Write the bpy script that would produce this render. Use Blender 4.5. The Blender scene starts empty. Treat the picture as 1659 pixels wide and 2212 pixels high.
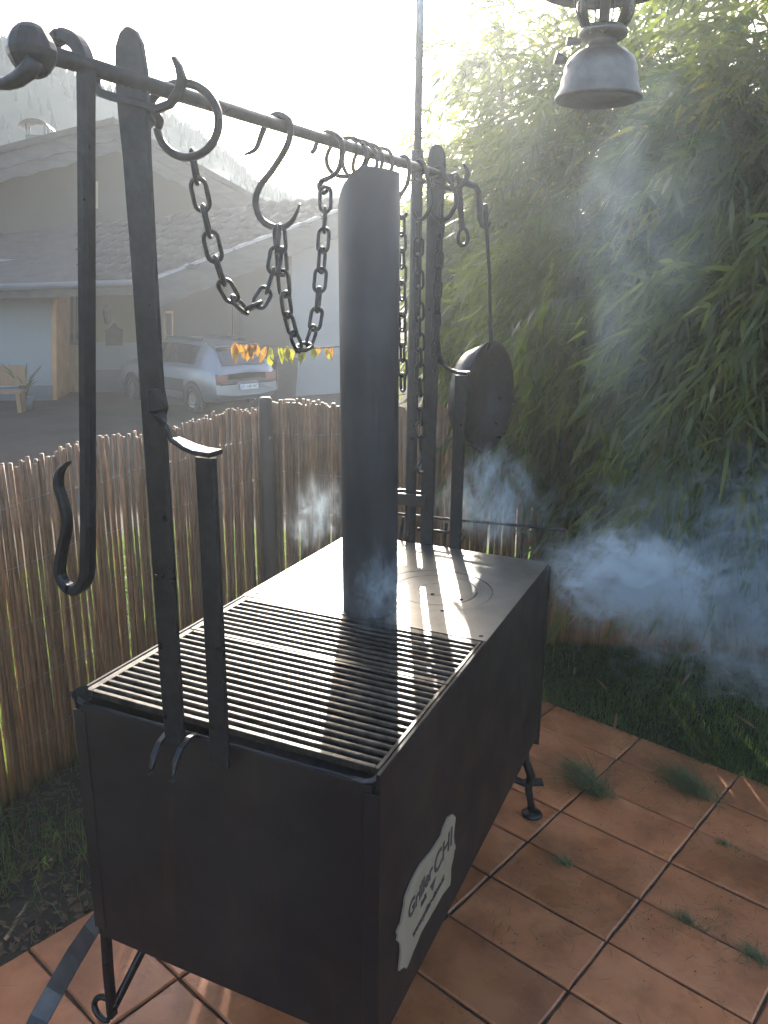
import bpy, math, random
import numpy as np
from mathutils import Vector, Matrix

rng = np.random.default_rng(7)
random.seed(7)
sc = bpy.context.scene
col = sc.collection

# ------------------------------------------------------------------ camera
CAM = np.array([1.132, -1.044, 1.587])
YAW, PITCH, ROLL, F = 0.42352, -0.26773, 0.011625, 1726.9
PW, PH = 1659.0, 2212.0
_f = np.array([-math.sin(YAW)*math.cos(PITCH), math.cos(YAW)*math.cos(PITCH), math.sin(PITCH)])
_r0 = np.array([math.cos(YAW), math.sin(YAW), 0.0]); _u0 = np.cross(_r0, _f)
_r = _r0*math.cos(ROLL)+_u0*math.sin(ROLL); _u = -_r0*math.sin(ROLL)+_u0*math.cos(ROLL)
cd = bpy.data.cameras.new('camera'); cam = bpy.data.objects.new('camera', cd); col.objects.link(cam)
cd.sensor_fit = 'VERTICAL'; cd.sensor_height = 36.0; cd.lens = 36.0*F/PH
cd.clip_start = 0.02; cd.clip_end = 3000
cam.matrix_world = Matrix(((_r[0], _u[0], -_f[0], CAM[0]), (_r[1], _u[1], -_f[1], CAM[1]), (_r[2], _u[2], -_f[2], CAM[2]), (0, 0, 0, 1)))
sc.camera = cam

# ------------------------------------------------------------------ world, sun, exposure
SUN_EL = math.radians(22.0)
_sd = _f + _r*(837-PW/2)/F; SUN_AZ = math.atan2(_sd[1], _sd[0])      # towards the sun, from +X
SUN_DIR = Vector((math.cos(SUN_EL)*math.cos(SUN_AZ), math.cos(SUN_EL)*math.sin(SUN_AZ), math.sin(SUN_EL)))
w = bpy.data.worlds.new('World'); sc.world = w; w.use_nodes = True
nt = w.node_tree; nt.nodes.clear()
bg = nt.nodes.new('ShaderNodeBackground'); wo = nt.nodes.new('ShaderNodeOutputWorld'); sky = nt.nodes.new('ShaderNodeTexSky')
sky.sky_type = 'NISHITA'; sky.sun_disc = False; sky.sun_elevation = SUN_EL
sky.sun_rotation = math.pi/2 - SUN_AZ
sky.air_density = 1.0; sky.dust_density = 2.5; sky.ozone_density = 1.0
bg.inputs['Strength'].default_value = 0.15
nt.links.new(sky.outputs[0], bg.inputs[0]); nt.links.new(bg.outputs[0], wo.inputs[0])
sl = bpy.data.lights.new('sun', 'SUN'); so = bpy.data.objects.new('sun', sl); col.objects.link(so)
sl.energy = 4.5; sl.angle = math.radians(0.53); sl.color = (1.0, 0.93, 0.82)
so.rotation_euler = SUN_DIR.to_track_quat('Z', 'Y').to_euler(); so.location = (0, 0, 30)
sc.view_settings.view_transform = 'Standard'; sc.view_settings.look = 'None'
sc.view_settings.gamma = 1.0; sc.view_settings.use_curve_mapping = False
sc.view_settings.exposure = 1.7
cy = sc.cycles
cy.max_bounces = 4; cy.diffuse_bounces = 2; cy.glossy_bounces = 2; cy.transmission_bounces = 4
cy.volume_bounces = 1; cy.transparent_max_bounces = 8; cy.caustics_reflective = False; cy.caustics_refractive = False
cy.use_denoising = True; cy.sample_clamp_indirect = 4.0
cy.volume_step_rate = 1.0; cy.volume_max_steps = 64; cy.use_adaptive_sampling = True; cy.adaptive_threshold = .04
sc.render.use_persistent_data = False

# ------------------------------------------------------------------ helpers: points on known planes, from the calibrated camera
def ray(px, py): return _f + _r*(px-PW/2)/F + _u*(PH/2-py)/F
def atz(px, py, z): d = ray(px, py); return CAM + d*((z-CAM[2])/d[2])
def aty(px, py, y): d = ray(px, py); return CAM + d*((y-CAM[1])/d[1])
def atx(px, py, x): d = ray(px, py); return CAM + d*((x-CAM[0])/d[0])
def atd(px, py, t): d = ray(px, py); return CAM + d/np.linalg.norm(d)*t
def atp(px, py, p0, n): d = ray(px, py); return CAM + d*(np.dot(np.array(p0)-CAM, n)/np.dot(d, n))

class MB:
    def __init__(s): s.v = []; s.f = []; s.sm = []
    def add(s, vs, fs, smooth=False):
        b = len(s.v); s.v += [tuple(map(float, p)) for p in vs]; s.f += [tuple(i+b for i in q) for q in fs]; s.sm += [smooth]*len(fs); return s
    def box(s, lo, hi, R=None, c=None):
        (a, b, d), (e, f, g) = lo, hi
        P = np.array([(a,b,d),(e,b,d),(e,f,d),(a,f,d),(a,b,g),(e,b,g),(e,f,g),(a,f,g)], float)
        if R is not None: P = P@np.array(R).T
        if c is not None: P = P+np.array(c)
        return s.add(P, [(0,3,2,1),(4,5,6,7),(0,1,5,4),(1,2,6,5),(2,3,7,6),(3,0,4,7)])
    def bbox(s, lo, hi, bev):
        """box with a chamfer on all upright and top edges"""
        (a, b, d), (e, f, g) = lo, hi; q = bev
        P = []; 
        for z, i in ((d, 0), (g-q, 0), (g, q)):
            P += [(a+q+i*.0, b+i, z), (e-q, b+i, z), (e-i, b+q, z), (e-i, f-q, z), (e-q, f-i, z), (a+q, f-i, z), (a+i, f-q, z), (a+i, b+q, z)]
        F = [tuple(range(7, -1, -1)), tuple(range(16, 24))]
        for k in (0, 8):
            for i in range(8): j = (i+1) % 8; F.append((k+i, k+j, k+8+j, k+8+i))
        return s.add(P, F)
    def tube(s, pts, r, n=8, closed=False, flat=None, cap=True):
        """tube along pts; r scalar or per-point; flat=(w,t,normal) gives a rectangular bar"""
        P = np.array(pts, float); m = len(P)
        rr = np.broadcast_to(np.array(r, float), (m,)) if flat is None else None
        T = np.gradient(P, axis=0) if not closed else np.roll(P, -1, 0)-np.roll(P, 1, 0)
        T /= np.linalg.norm(T, axis=1)[:, None]+1e-12
        up = np.array([0.31, 0.17, 0.93]) if flat is None else np.array(flat[2], float)
        V = []; N = None
        for i in range(m):
            t = T[i]
            if N is None or flat is not None: N = up-t*np.dot(up, t)
            else: N = N-t*np.dot(N, t)
            N /= np.linalg.norm(N)+1e-12; B = np.cross(t, N)
            if flat is None:
                for k in range(n):
                    a = 2*math.pi*k/n; V.append(P[i]+rr[i]*(math.cos(a)*N+math.sin(a)*B))
            else:
                wv = flat[0] if np.isscalar(flat[0]) else flat[0][i]; tv = flat[1] if np.isscalar(flat[1]) else flat[1][i]
                q = .22*min(wv, tv)
                for (sb, sn) in ((-wv/2+q, -tv/2), (wv/2-q, -tv/2), (wv/2, -tv/2+q), (wv/2, tv/2-q), (wv/2-q, tv/2), (-wv/2+q, tv/2), (-wv/2, tv/2-q), (-wv/2, -tv/2+q)):
                    V.append(P[i]+B*sb+N*sn)
        if flat is not None: n = 8
        Fc = []
        for i in range(m if closed else m-1):
            a = i*n; b = ((i+1) % m)*n
            for k in range(n): l = (k+1) % n; Fc.append((a+k, a+l, b+l, b+k))
        if not closed and cap: Fc += [tuple(range(n-1, -1, -1)), tuple(range((m-1)*n, m*n))]
        return s.add(V, Fc, flat is None)
    def lathe(s, prof, c=(0, 0, 0), n=32, axis=None, smooth=True, cap=False):
        c = np.array(c, float); V = []
        A = np.eye(3) if axis is None else np.array(axis, float)
        for (r, z) in prof:
            for k in range(n):
                a = 2*math.pi*k/n; V.append(c+A@np.array([r*math.cos(a), r*math.sin(a), z]))
        Fc = []
        for i in range(len(prof)-1):
            for k in range(n): l = (k+1) % n; Fc.append((i*n+k, i*n+l, (i+1)*n+l, (i+1)*n+k))
        if cap: Fc += [tuple(range(n-1, -1, -1)), tuple(range((len(prof)-1)*n, len(prof)*n))]
        return s.add(V, Fc, smooth)
    def slab(s, poly, thick):
        """planar polygon extruded by a vector"""
        P = np.array(poly, float); n = len(P); t = np.array(thick, float)
        V = np.vstack([P, P+t]); Fc = [tuple(range(n)), tuple(range(2*n-1, n-1, -1))]
        for i in range(n): j = (i+1) % n; Fc.append((i, i+n, j+n, j))
        return s.add(V, Fc)
    def mesh(s, name, off=(0, 0, 0)):
        m = bpy.data.meshes.new(name)
        o = np.array(off, float)
        m.from_pydata([tuple(np.array(p)-o) for p in s.v], [], s.f)
        m.polygons.foreach_set('use_smooth', s.sm); m.update(); return m

def link(name, mesh, mat=None, parent=None, loc=(0, 0, 0)):
    o = bpy.data.objects.new(name, mesh); col.objects.link(o); o.location = loc
    if mat is not None and mesh is not None and not mesh.materials: mesh.materials.append(mat)
    if parent is not None: o.parent = parent
    return o
def wpos(o):
    p = Vector((0, 0, 0))
    while o is not None: p += o.location; o = o.parent
    return p
def part(name, mb, mat, parent, kind=None):
    """mesh given in world coordinates, hung under parent (no rotated parents here)"""
    o = link(name, mb.mesh(name, wpos(parent)), mat, parent)
    if kind: o['kind'] = kind
    return o
def tag(o, label, cat, group=None):
    o['label'] = label; o['category'] = cat
    if group: o['group'] = group
    return o
def thing(name, label, cat, loc=(0, 0, 0), group=None):
    o = bpy.data.objects.new(name, None); col.objects.link(o); o.location = [float(q) for q in loc]; o.empty_display_size = .1
    return tag(o, label, cat, group)
def solo(name, mb, mat, label, cat, loc=(0, 0, 0), group=None):
    return tag(link(name, mb.mesh(name, loc), mat, None, loc), label, cat, group)
def struct(name, mb, mat): o = link(name, mb.mesh(name), mat); o['kind'] = 'structure'; return o
def stuff(name, mesh, mat, label, cat): o = link(name, mesh, mat); o['kind'] = 'stuff'; return tag(o, label, cat)
def npmesh(name, V, Fq, smooth=True):
    m = bpy.data.meshes.new(name); V = np.asarray(V, np.float32); Fq = np.asarray(Fq, np.int32); k = Fq.shape[1]
    m.vertices.add(len(V)); m.vertices.foreach_set('co', V.ravel())
    m.loops.add(Fq.size); m.loops.foreach_set('vertex_index', Fq.ravel())
    m.polygons.add(len(Fq)); m.polygons.foreach_set('loop_start', np.arange(0, Fq.size, k, dtype=np.int32))
    m.polygons.foreach_set('use_smooth', np.full(len(Fq), smooth)); m.update(calc_edges=True); m.validate(); return m

# ------------------------------------------------------------------ materials
def mat(name, color, rough=.6, metal=0., var=.25, scale=20., bump=.0, bscale=None, color2=None, rvar=0., spec=.5, objvar=0., detail=6., stretch=None, trans=None, coat=0., objoff=False):
    m = bpy.data.materials.new(name); m.use_nodes = True; n = m.node_tree; L = n.links
    b = n.nodes['Principled BSDF']; out = n.nodes['Material Output']
    tc = n.nodes.new('ShaderNodeTexCoord'); mp = n.nodes.new('ShaderNodeMapping'); L.new(tc.outputs['Object'], mp.inputs[0])
    if objoff:
        oq = n.nodes.new('ShaderNodeObjectInfo'); va = n.nodes.new('ShaderNodeVectorMath'); va.operation = 'MULTIPLY_ADD'; va.inputs[1].default_value = (3.7, 3.7, 3.7)
        L.new(oq.outputs['Location'], va.inputs[0]); L.new(tc.outputs['Object'], va.inputs[2]); L.new(va.outputs[0], mp.inputs[0])
    if stretch: mp.inputs['Scale'].default_value = stretch
    nz = n.nodes.new('ShaderNodeTexNoise'); nz.inputs['Scale'].default_value = scale; nz.inputs['Detail'].default_value = detail; nz.inputs['Roughness'].default_value = .62
    L.new(mp.outputs[0], nz.inputs['Vector'])
    rp = n.nodes.new('ShaderNodeValToRGB'); L.new(nz.outputs['Fac'], rp.inputs[0])
    c = np.array(color); c2 = np.array(color2) if color2 is not None else c*(1+var)
    c1 = c*(1-var) if color2 is None else c
    rp.color_ramp.elements[0].position = .32; rp.color_ramp.elements[1].position = .68
    rp.color_ramp.elements[0].color = (*c1, 1); rp.color_ramp.elements[1].color = (*c2, 1)
    cs = rp.outputs[0]
    if objvar:
        oi = n.nodes.new('ShaderNodeObjectInfo'); hs = n.nodes.new('ShaderNodeHueSaturation')
        mr = n.nodes.new('ShaderNodeMapRange'); mr.inputs['To Min'].default_value = 1-objvar; mr.inputs['To Max'].default_value = 1+objvar
        L.new(oi.outputs['Random'], mr.inputs[0]); L.new(mr.outputs[0], hs.inputs['Value']); L.new(cs, hs.inputs['Color']); cs = hs.outputs[0]
    L.new(cs, b.inputs['Base Color'])
    b.inputs['Metallic'].default_value = metal; b.inputs['Roughness'].default_value = rough
    b.inputs['Specular IOR Level'].default_value = spec
    if coat: b.inputs['Coat Weight'].default_value = coat; b.inputs['Coat Roughness'].default_value = .1
    if rvar:
        n2 = n.nodes.new('ShaderNodeTexNoise'); n2.inputs['Scale'].default_value = scale*.6; n2.inputs['Detail'].default_value = 5
        L.new(mp.outputs[0], n2.inputs['Vector']); mr = n.nodes.new('ShaderNodeMapRange')
        mr.inputs['From Min'].default_value = .3; mr.inputs['From Max'].default_value = .7
        mr.inputs['To Min'].default_value = max(.03, rough-rvar); mr.inputs['To Max'].default_value = min(1, rough+rvar)
        L.new(n2.outputs['Fac'], mr.inputs[0]); L.new(mr.outputs[0], b.inputs['Roughness'])
    if bump:
        nb = n.nodes.new('ShaderNodeTexNoise'); nb.inputs['Scale'].default_value = bscale or scale*3; nb.inputs['Detail'].default_value = 6
        L.new(mp.outputs[0], nb.inputs['Vector']); bp = n.nodes.new('ShaderNodeBump'); bp.inputs['Strength'].default_value = bump; bp.inputs['Distance'].default_value = min(.01, .25/(bscale or scale*3))
        L.new(nb.outputs['Fac'], bp.inputs['Height']); L.new(bp.outputs[0], b.inputs['Normal'])
    if trans:
        tr = n.nodes.new('ShaderNodeBsdfTranslucent'); mx = n.nodes.new('ShaderNodeMixShader'); mx.inputs[0].default_value = trans[1]
        hm = n.nodes.new('ShaderNodeMix'); hm.data_type = 'RGBA'; hm.blend_type = 'MULTIPLY'; hm.inputs[0].default_value = 1.0
        L.new(cs, hm.inputs[6]); hm.inputs[7].default_value = (*trans[0], 1); L.new(hm.outputs[2], tr.inputs[0])
        L.new(b.outputs[0], mx.inputs[1]); L.new(tr.outputs[0], mx.inputs[2]); L.new(mx.outputs[0], out.inputs[0])
    return m
M = {}
M['forged'] = mat('forged_steel', (.035, .034, .036), .42, .75, .22, 60, .25, 140, rvar=.15)
M['panel'] = mat('blackened_sheet_steel', (.013, .0095, .009), .55, .1, .5, 9, .22, 7, color2=(.024, .017, .015), rvar=.12, spec=.3)
M['grate'] = mat('cast_grate_iron', (.022, .020, .018), .42, .85, .4, 45, .45, 300, color2=(.085, .074, .062), rvar=.14, objvar=.35, objoff=True)
M['plate'] = mat('bare_steel_plate', (.22, .215, .205), .36, .95, .3, 18, .22, 500, color2=(.30, .29, .275), rvar=.05)
M['pipe'] = mat('smoky_stove_pipe', (.045, .044, .047), .55, .4, .25, 5, .06, 90, rvar=.06)
M['chain'] = mat('chain_steel', (.03, .032, .036), .4, .8, .4, 80, .2, 200)
M['strap'] = mat('grey_strap_steel', (.07, .068, .072), .45, .6, .25, 20, .1, 90)
M['pole'] = mat('galvanised_pole', (.26, .27, .29), .4, .8, .2, 30)
M['black'] = mat('hole_shade_black', (.006, .006, .006), .9, 0, .1)
M['ash'] = mat('ash_bed', (.03, .028, .026), .95, 0, .6, 40, .6, 60)
M['paper'] = mat('cream_board', (.24, .19, .13), .8, 0, .1, 12, color2=(.31, .25, .175))
M['ink'] = mat('burnt_lettering', (.05, .04, .035), .9, 0, .3, 40)
M['tile'] = mat('terracotta_paver', (.38, .130, .050), .36, 0, .3, 7, .22, 120, color2=(.52, .21, .092), rvar=.2, spec=.45, objvar=.22, objoff=True)
def dirty(m, scale, lo, hi, dark):
    """dark specks and stains multiplied into the base colour"""
    n = m.node_tree; L = n.links; b = n.nodes['Principled BSDF']; src = b.inputs['Base Color'].links[0].from_socket
    oi = n.nodes.new('ShaderNodeObjectInfo'); tc = n.nodes.new('ShaderNodeTexCoord'); ad = n.nodes.new('ShaderNodeVectorMath'); ad.operation = 'ADD'
    L.new(tc.outputs['Object'], ad.inputs[0]); L.new(oi.outputs['Location'], ad.inputs[1])
    out = src
    for sc_, a, c, dk in ((scale, lo, hi, dark), (scale*9, .66, .74, dark*.9)):
        nz = n.nodes.new('ShaderNodeTexNoise'); nz.inputs['Scale'].default_value = sc_; nz.inputs['Detail'].default_value = 7; nz.inputs['Roughness'].default_value = .68; L.new(ad.outputs[0], nz.inputs['Vector'])
        r = n.nodes.new('ShaderNodeMapRange'); r.inputs['From Min'].default_value = a; r.inputs['From Max'].default_value = c; r.inputs['To Min'].default_value = 1; r.inputs['To Max'].default_value = 1-dk; L.new(nz.outputs['Fac'], r.inputs[0])
        mx = n.nodes.new('ShaderNodeMix'); mx.data_type = 'RGBA'; mx.blend_type = 'MULTIPLY'; mx.inputs[0].default_value = 1; L.new(out, mx.inputs[6]); L.new(r.outputs[0], mx.inputs[7]); out = mx.outputs[2]
    L.new(out, b.inputs['Base Color'])
dirty(M['tile'], 5.5, .46, .74, .5)
def weather(m, colr, stretch, lo, hi, amount):
    """rust and grease runs mixed over the base colour"""
    n = m.node_tree; L = n.links; b = n.nodes['Principled BSDF']; src = b.inputs['Base Color'].links[0].from_socket
    tc = n.nodes.new('ShaderNodeTexCoord'); mp = n.nodes.new('ShaderNodeMapping'); mp.inputs['Scale'].default_value = stretch; L.new(tc.outputs['Object'], mp.inputs[0])
    nz = n.nodes.new('ShaderNodeTexNoise'); nz.inputs['Scale'].default_value = 1; nz.inputs['Detail'].default_value = 8; nz.inputs['Roughness'].default_value = .7; L.new(mp.outputs[0], nz.inputs['Vector'])
    r = n.nodes.new('ShaderNodeMapRange'); r.inputs['From Min'].default_value = lo; r.inputs['From Max'].default_value = hi; r.inputs['To Max'].default_value = amount; L.new(nz.outputs['Fac'], r.inputs[0])
    mx = n.nodes.new('ShaderNodeMix'); mx.data_type = 'RGBA'; L.new(r.outputs[0], mx.inputs[0]); L.new(src, mx.inputs[6]); mx.inputs[7].default_value = (*colr, 1); L.new(mx.outputs[2], b.inputs['Base Color'])
weather(M['panel'], (.055, .026, .015), (26, 26, 2.5), .55, .8, .7); weather(M['panel'], (.045, .038, .036), (5, 5, 5), .58, .75, .45)
weather(M['pipe'], (.075, .05, .04), (14, 14, 2.0), .55, .8, .5); weather(M['plate'], (.10, .09, .08), (9, 9, 9), .55, .78, .55)
M['joint'] = mat('dark_joint_soil', (.060, .042, .027), .95, 0, .5, 30, .6, 90)
M['willow'] = mat('peeled_willow', (.15, .068, .028), .5, 0, .4, 14, .25, 60, color2=(.33, .175, .078), objvar=.35, stretch=(6, 6, 1), objoff=True)
M['wire'] = mat('fence_wire', (.3, .3, .3), .35, .9, .1)
M['wood'] = mat('weathered_post', (.16, .11, .075), .8, 0, .35, 8, .3, 60, stretch=(5, 5, .6))
M['soil'] = mat('garden_soil', (.022, .016, .011), .95, 0, .5, 7, .9, 50, color2=(.045, .036, .02))
M['grass'] = mat('lawn_blades', (.062, .095, .032), .5, 0, .3, 2.2, color2=(.115, .155, .058), spec=.35, detail=1., trans=((2.2, 2.4, 1.2), .4))
M['drygrass'] = mat('pale_grass_tuft', (.075, .10, .04), .6, 0, .3, 60, color2=(.17, .165, .085), trans=((2., 2., 1.3), .3))
M['drive'] = mat('driveway_asphalt', (.040, .031, .025), 1.0, 0, .2, 1.2, .3, 30, color2=(.06, .047, .039), spec=.1)
M['leaf'] = mat('bamboo_leaf', (.040, .058, .016), .38, 0, .3, 2.2, color2=(.092, .108, .030), spec=.5, detail=1., trans=((3.3, 3.3, 1.2), .5))
M['leafy'] = mat('yellowing_bamboo_leaf', (.10, .125, .028), .42, 0, .3, 1.4, color2=(.16, .155, .035), spec=.5, detail=1., trans=((2.8, 2.5, .9), .52))
M['litter'] = mat('brown_leaf_litter', (.05, .03, .016), .8, 0, .4, 30, color2=(.13, .08, .04), detail=2.)
M['clip'] = mat('grass_clipping', (.06, .06, .025), .7, 0, .4, 9, color2=(.15, .12, .06), detail=2.)
M['culm'] = mat('bamboo_culm', (.09, .09, .035), .45, 0, .4, 5, color2=(.14, .12, .05))
M['dry'] = mat('dry_leaf', (.25, .16, .08), .7, 0, .3, 20, trans=((1.6, 1.5, 1.2), .3))
M['autumn'] = mat('autumn_leaf', (.30, .24, .03), .5, 0, .3, 9, color2=(.36, .12, .02), trans=((1.4, 1.2, .7), .4))
M['autumng'] = mat('autumn_leaf_green', (.20, .26, .03), .5, 0, .3, 9, color2=(.32, .25, .03), trans=((1.4, 1.4, .7), .4))
M['white'] = mat('white_render', (.27, .28, .285), .9, 0, .04, 1.5, .1, 30)
M['cream'] = mat('cream_render', (.24, .225, .14), .9, 0, .05, 1.5, .1, 30)
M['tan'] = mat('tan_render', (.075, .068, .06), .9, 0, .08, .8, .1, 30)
M['plinth'] = mat('grey_plinth', (.13, .13, .14), .9, 0, .06, 2)
M['barge'] = mat('grey_bargeboard', (.085, .082, .077), .75, 0, .2, 2, .2, 20, stretch=(1, 1, 4))
M['rooftile'] = mat('concrete_roof_tile', (.035, .027, .024), .62, 0, .25, 3, .2, 20, color2=(.06, .048, .044), spec=.3, objvar=.2, objoff=True)
M['door'] = mat('brown_door_wood', (.26, .15, .075), .6, 0, .2, 3, stretch=(4, 4, .6))
M['darkwood'] = mat('dark_timber', (.05, .04, .035), .7, 0, .3, 4)
M['orange'] = mat('orange_timber_frame', (.48, .25, .11), .6, 0, .15, 3)
M['glass'] = mat('dark_window_glass', (.02, .022, .026), .08, 0, .1, 2, spec=.7)
M['car'] = mat('silver_car_paint', (.20, .21, .235), .3, .35, .04, 2, coat=.8)
M['plastic'] = mat('dark_plastic_panel', (.03, .032, .035), .55, 0, .2, 6)
M['rubber'] = mat('tyre_rubber', (.015, .015, .016), .8, 0, .2, 20)
M['rim'] = mat('alloy_rim', (.35, .35, .37), .35, .9, .1, 10)
M['red'] = mat('red_tail_lens', (.16, .02, .022), .25, 0, .1, 10, coat=.6)
M['plateW'] = mat('number_plate_white', (.72, .73, .72), .4, 0, .03, 10)
M['plateB'] = mat('number_plate_blue', (.03, .09, .45), .4, 0, .03, 10)
M['forest'] = mat('spruce_forest', (.018, .03, .018), .9, 0, .4, .05, color2=(.03, .042, .022))
M['ridge'] = mat('forest_floor', (.025, .035, .02), .95, 0, .4, .03)
M['lantern'] = mat('tarnished_lantern', (.15, .135, .12), .4, .8, .3, 18, .15, 70, rvar=.15)
M['enamel'] = mat('lantern_hood', (.10, .095, .09), .4, .3, .2, 12)
gm = bpy.data.materials.new('lantern_glass'); gm.use_nodes = True
_n = gm.node_tree; _n.nodes.clear(); _o = _n.nodes.new('ShaderNodeOutputMaterial'); _mx = _n.nodes.new('ShaderNodeMixShader')
_t = _n.nodes.new('ShaderNodeBsdfTransparent'); _g = _n.nodes.new('ShaderNodeBsdfGlossy'); _fr = _n.nodes.new('ShaderNodeFresnel')
_t.inputs[0].default_value = (.86, .9, .9, 1); _g.inputs['Roughness'].default_value = .08; _fr.inputs[0].default_value = 1.5
_n.links.new(_fr.outputs[0], _mx.inputs[0]); _n.links.new(_t.outputs[0], _mx.inputs[1]); _n.links.new(_g.outputs[0], _mx.inputs[2]); _n.links.new(_mx.outputs[0], _o.inputs[0])
M['lglass'] = gm

# ================================================================== SETTING
FX = -0.87                                     # left fence runs along y at this x
FC = np.array([FX, 2.15]); F2 = np.array([math.cos(.263), math.sin(.263)]); F2n = np.array([-F2[1], F2[0]])
def ground_h(x, y):
    s1 = FX - x; s2 = (x-FC[0])*F2n[0]+(y-FC[1])*F2n[1]
    s = np.maximum(s1, s2); t = np.clip((s-.25)/5.0, 0, 1); t = t*t*(3-2*t)
    return -.014 - .986*t
g1 = np.concatenate([-np.geomspace(600, 6, 16), np.linspace(-5, 5, 41), np.geomspace(6, 900, 18)])
g2 = np.concatenate([-np.geomspace(200, 4, 8), np.linspace(-3, 10, 53), np.geomspace(11, 900, 18)])
X, Y = np.meshgrid(g1, g2); Zg = ground_h(X, Y)
V = np.stack([X.ravel(), Y.ravel(), Zg.ravel()], 1); nx = len(g1)
Q = [(j*nx+i, j*nx+i+1, (j+1)*nx+i+1, (j+1)*nx+i) for j in range(len(g2)-1) for i in range(nx-1)]
go = link('ground', npmesh('ground', V, Q), M['soil']); go['kind'] = 'structure'

# driveway in front of the house
hu = np.array([math.cos(.575), math.sin(.575), 0]); hn = np.array([hu[1], -hu[0], 0])          # along the house front, and towards us
H0 = atz(105, 865, -1.0)
b = MB(); P = [H0-hu*14+hn*12.5, H0+hu*18+hn*12.5, H0+hu*18-hn*8, H0-hu*14-hn*8]
b.slab([(p[0], p[1], -.992) for p in P], (0, 0, -.03)); struct('driveway', b, M['drive'])

# ---- patio: sand bed with every paver as a piece of its own
TA = math.radians(-17.0); e1 = np.array([math.cos(TA), math.sin(TA)]); e2 = np.array([-e1[1], e1[0]])
T0 = np.array([.690, 1.018]); LX, LY = .3565, .1985
b = MB()
def edge_back(p): return np.dot(p-np.array([.985, 1.742]), e2)      # >0 is lawn
def edge_left(p): return np.dot(p-np.array([-.30, .20]), e1)        # <0 is soil
c0 = np.array([-.30, .20]); c1 = np.array([.985, 1.742])
A_ = np.dot(c1-c0, e2)
q0 = c0+e2*(A_-.02)+e1*.02; q1 = q0+e1*3.6; q2 = q1-e2*4.2; q3 = q0-e2*4.2
b.slab([(q[0], q[1], -.007) for q in (q0, q1, q2, q3)], (0, 0, -.05)); bed = struct('patio', b, M['joint'])
def paver(sx, sy, seed):
    r = random.Random(seed); m = MB(); g = .0036; k = 5
    ring = []
    for (ax, ay), (bx, by) in (((0, 0), (1, 0)), ((1, 0), (1, 1)), ((1, 1), (0, 1)), ((0, 1), (0, 0))):
        for i in range(k): t = i/k; ring.append((ax+(bx-ax)*t, ay+(by-ay)*t))
    lo, mid, top = [], [], []
    for (x, y) in ring:
        jx, jy = r.uniform(-.0015, .0012), r.uniform(-.0015, .0012)
        X0 = (x-.5)*(sx-2*g)+jx; Y0 = (y-.5)*(sy-2*g)+jy
        lo.append((X0, Y0, -.034)); mid.append((X0, Y0, -.004)); top.append((X0*(1-.008/sx), Y0*(1-.008/sy), 0))
    n = len(ring); m.add(lo+mid+top, [tuple(range(2*n, 3*n))]+[(i, (i+1) % n, n+(i+1) % n, n+i) for i in range(n)]+[(n+i, n+(i+1) % n, 2*n+(i+1) % n, 2*n+i) for i in range(n)])
    return m.mesh('paver')
PV = [paver(LX, LY, s) for s in range(5)]
cnt = 0
for i in range(-4, 6):
    for j in range(-9, 7):
        c = T0+e1*LX*(i+.5)+e2*LY*(j+.5)
        ms = PV[(i*3+j*5) % 5]; lx, ly = LX, LY
        eb = edge_back(c); el = edge_left(c)
        if eb > LY*.5-.01 or el < -LX*.3: continue
        if c[1] < -1.2 or c[0] > 2.4: continue
        o = link('paver', ms, M['tile'], bed, (c[0], c[1], random.uniform(-.0015, .0015)))
        o.rotation_euler = (random.uniform(-.004, .004), random.uniform(-.004, .004), TA+random.uniform(-.006, .006)); cnt += 1

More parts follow.
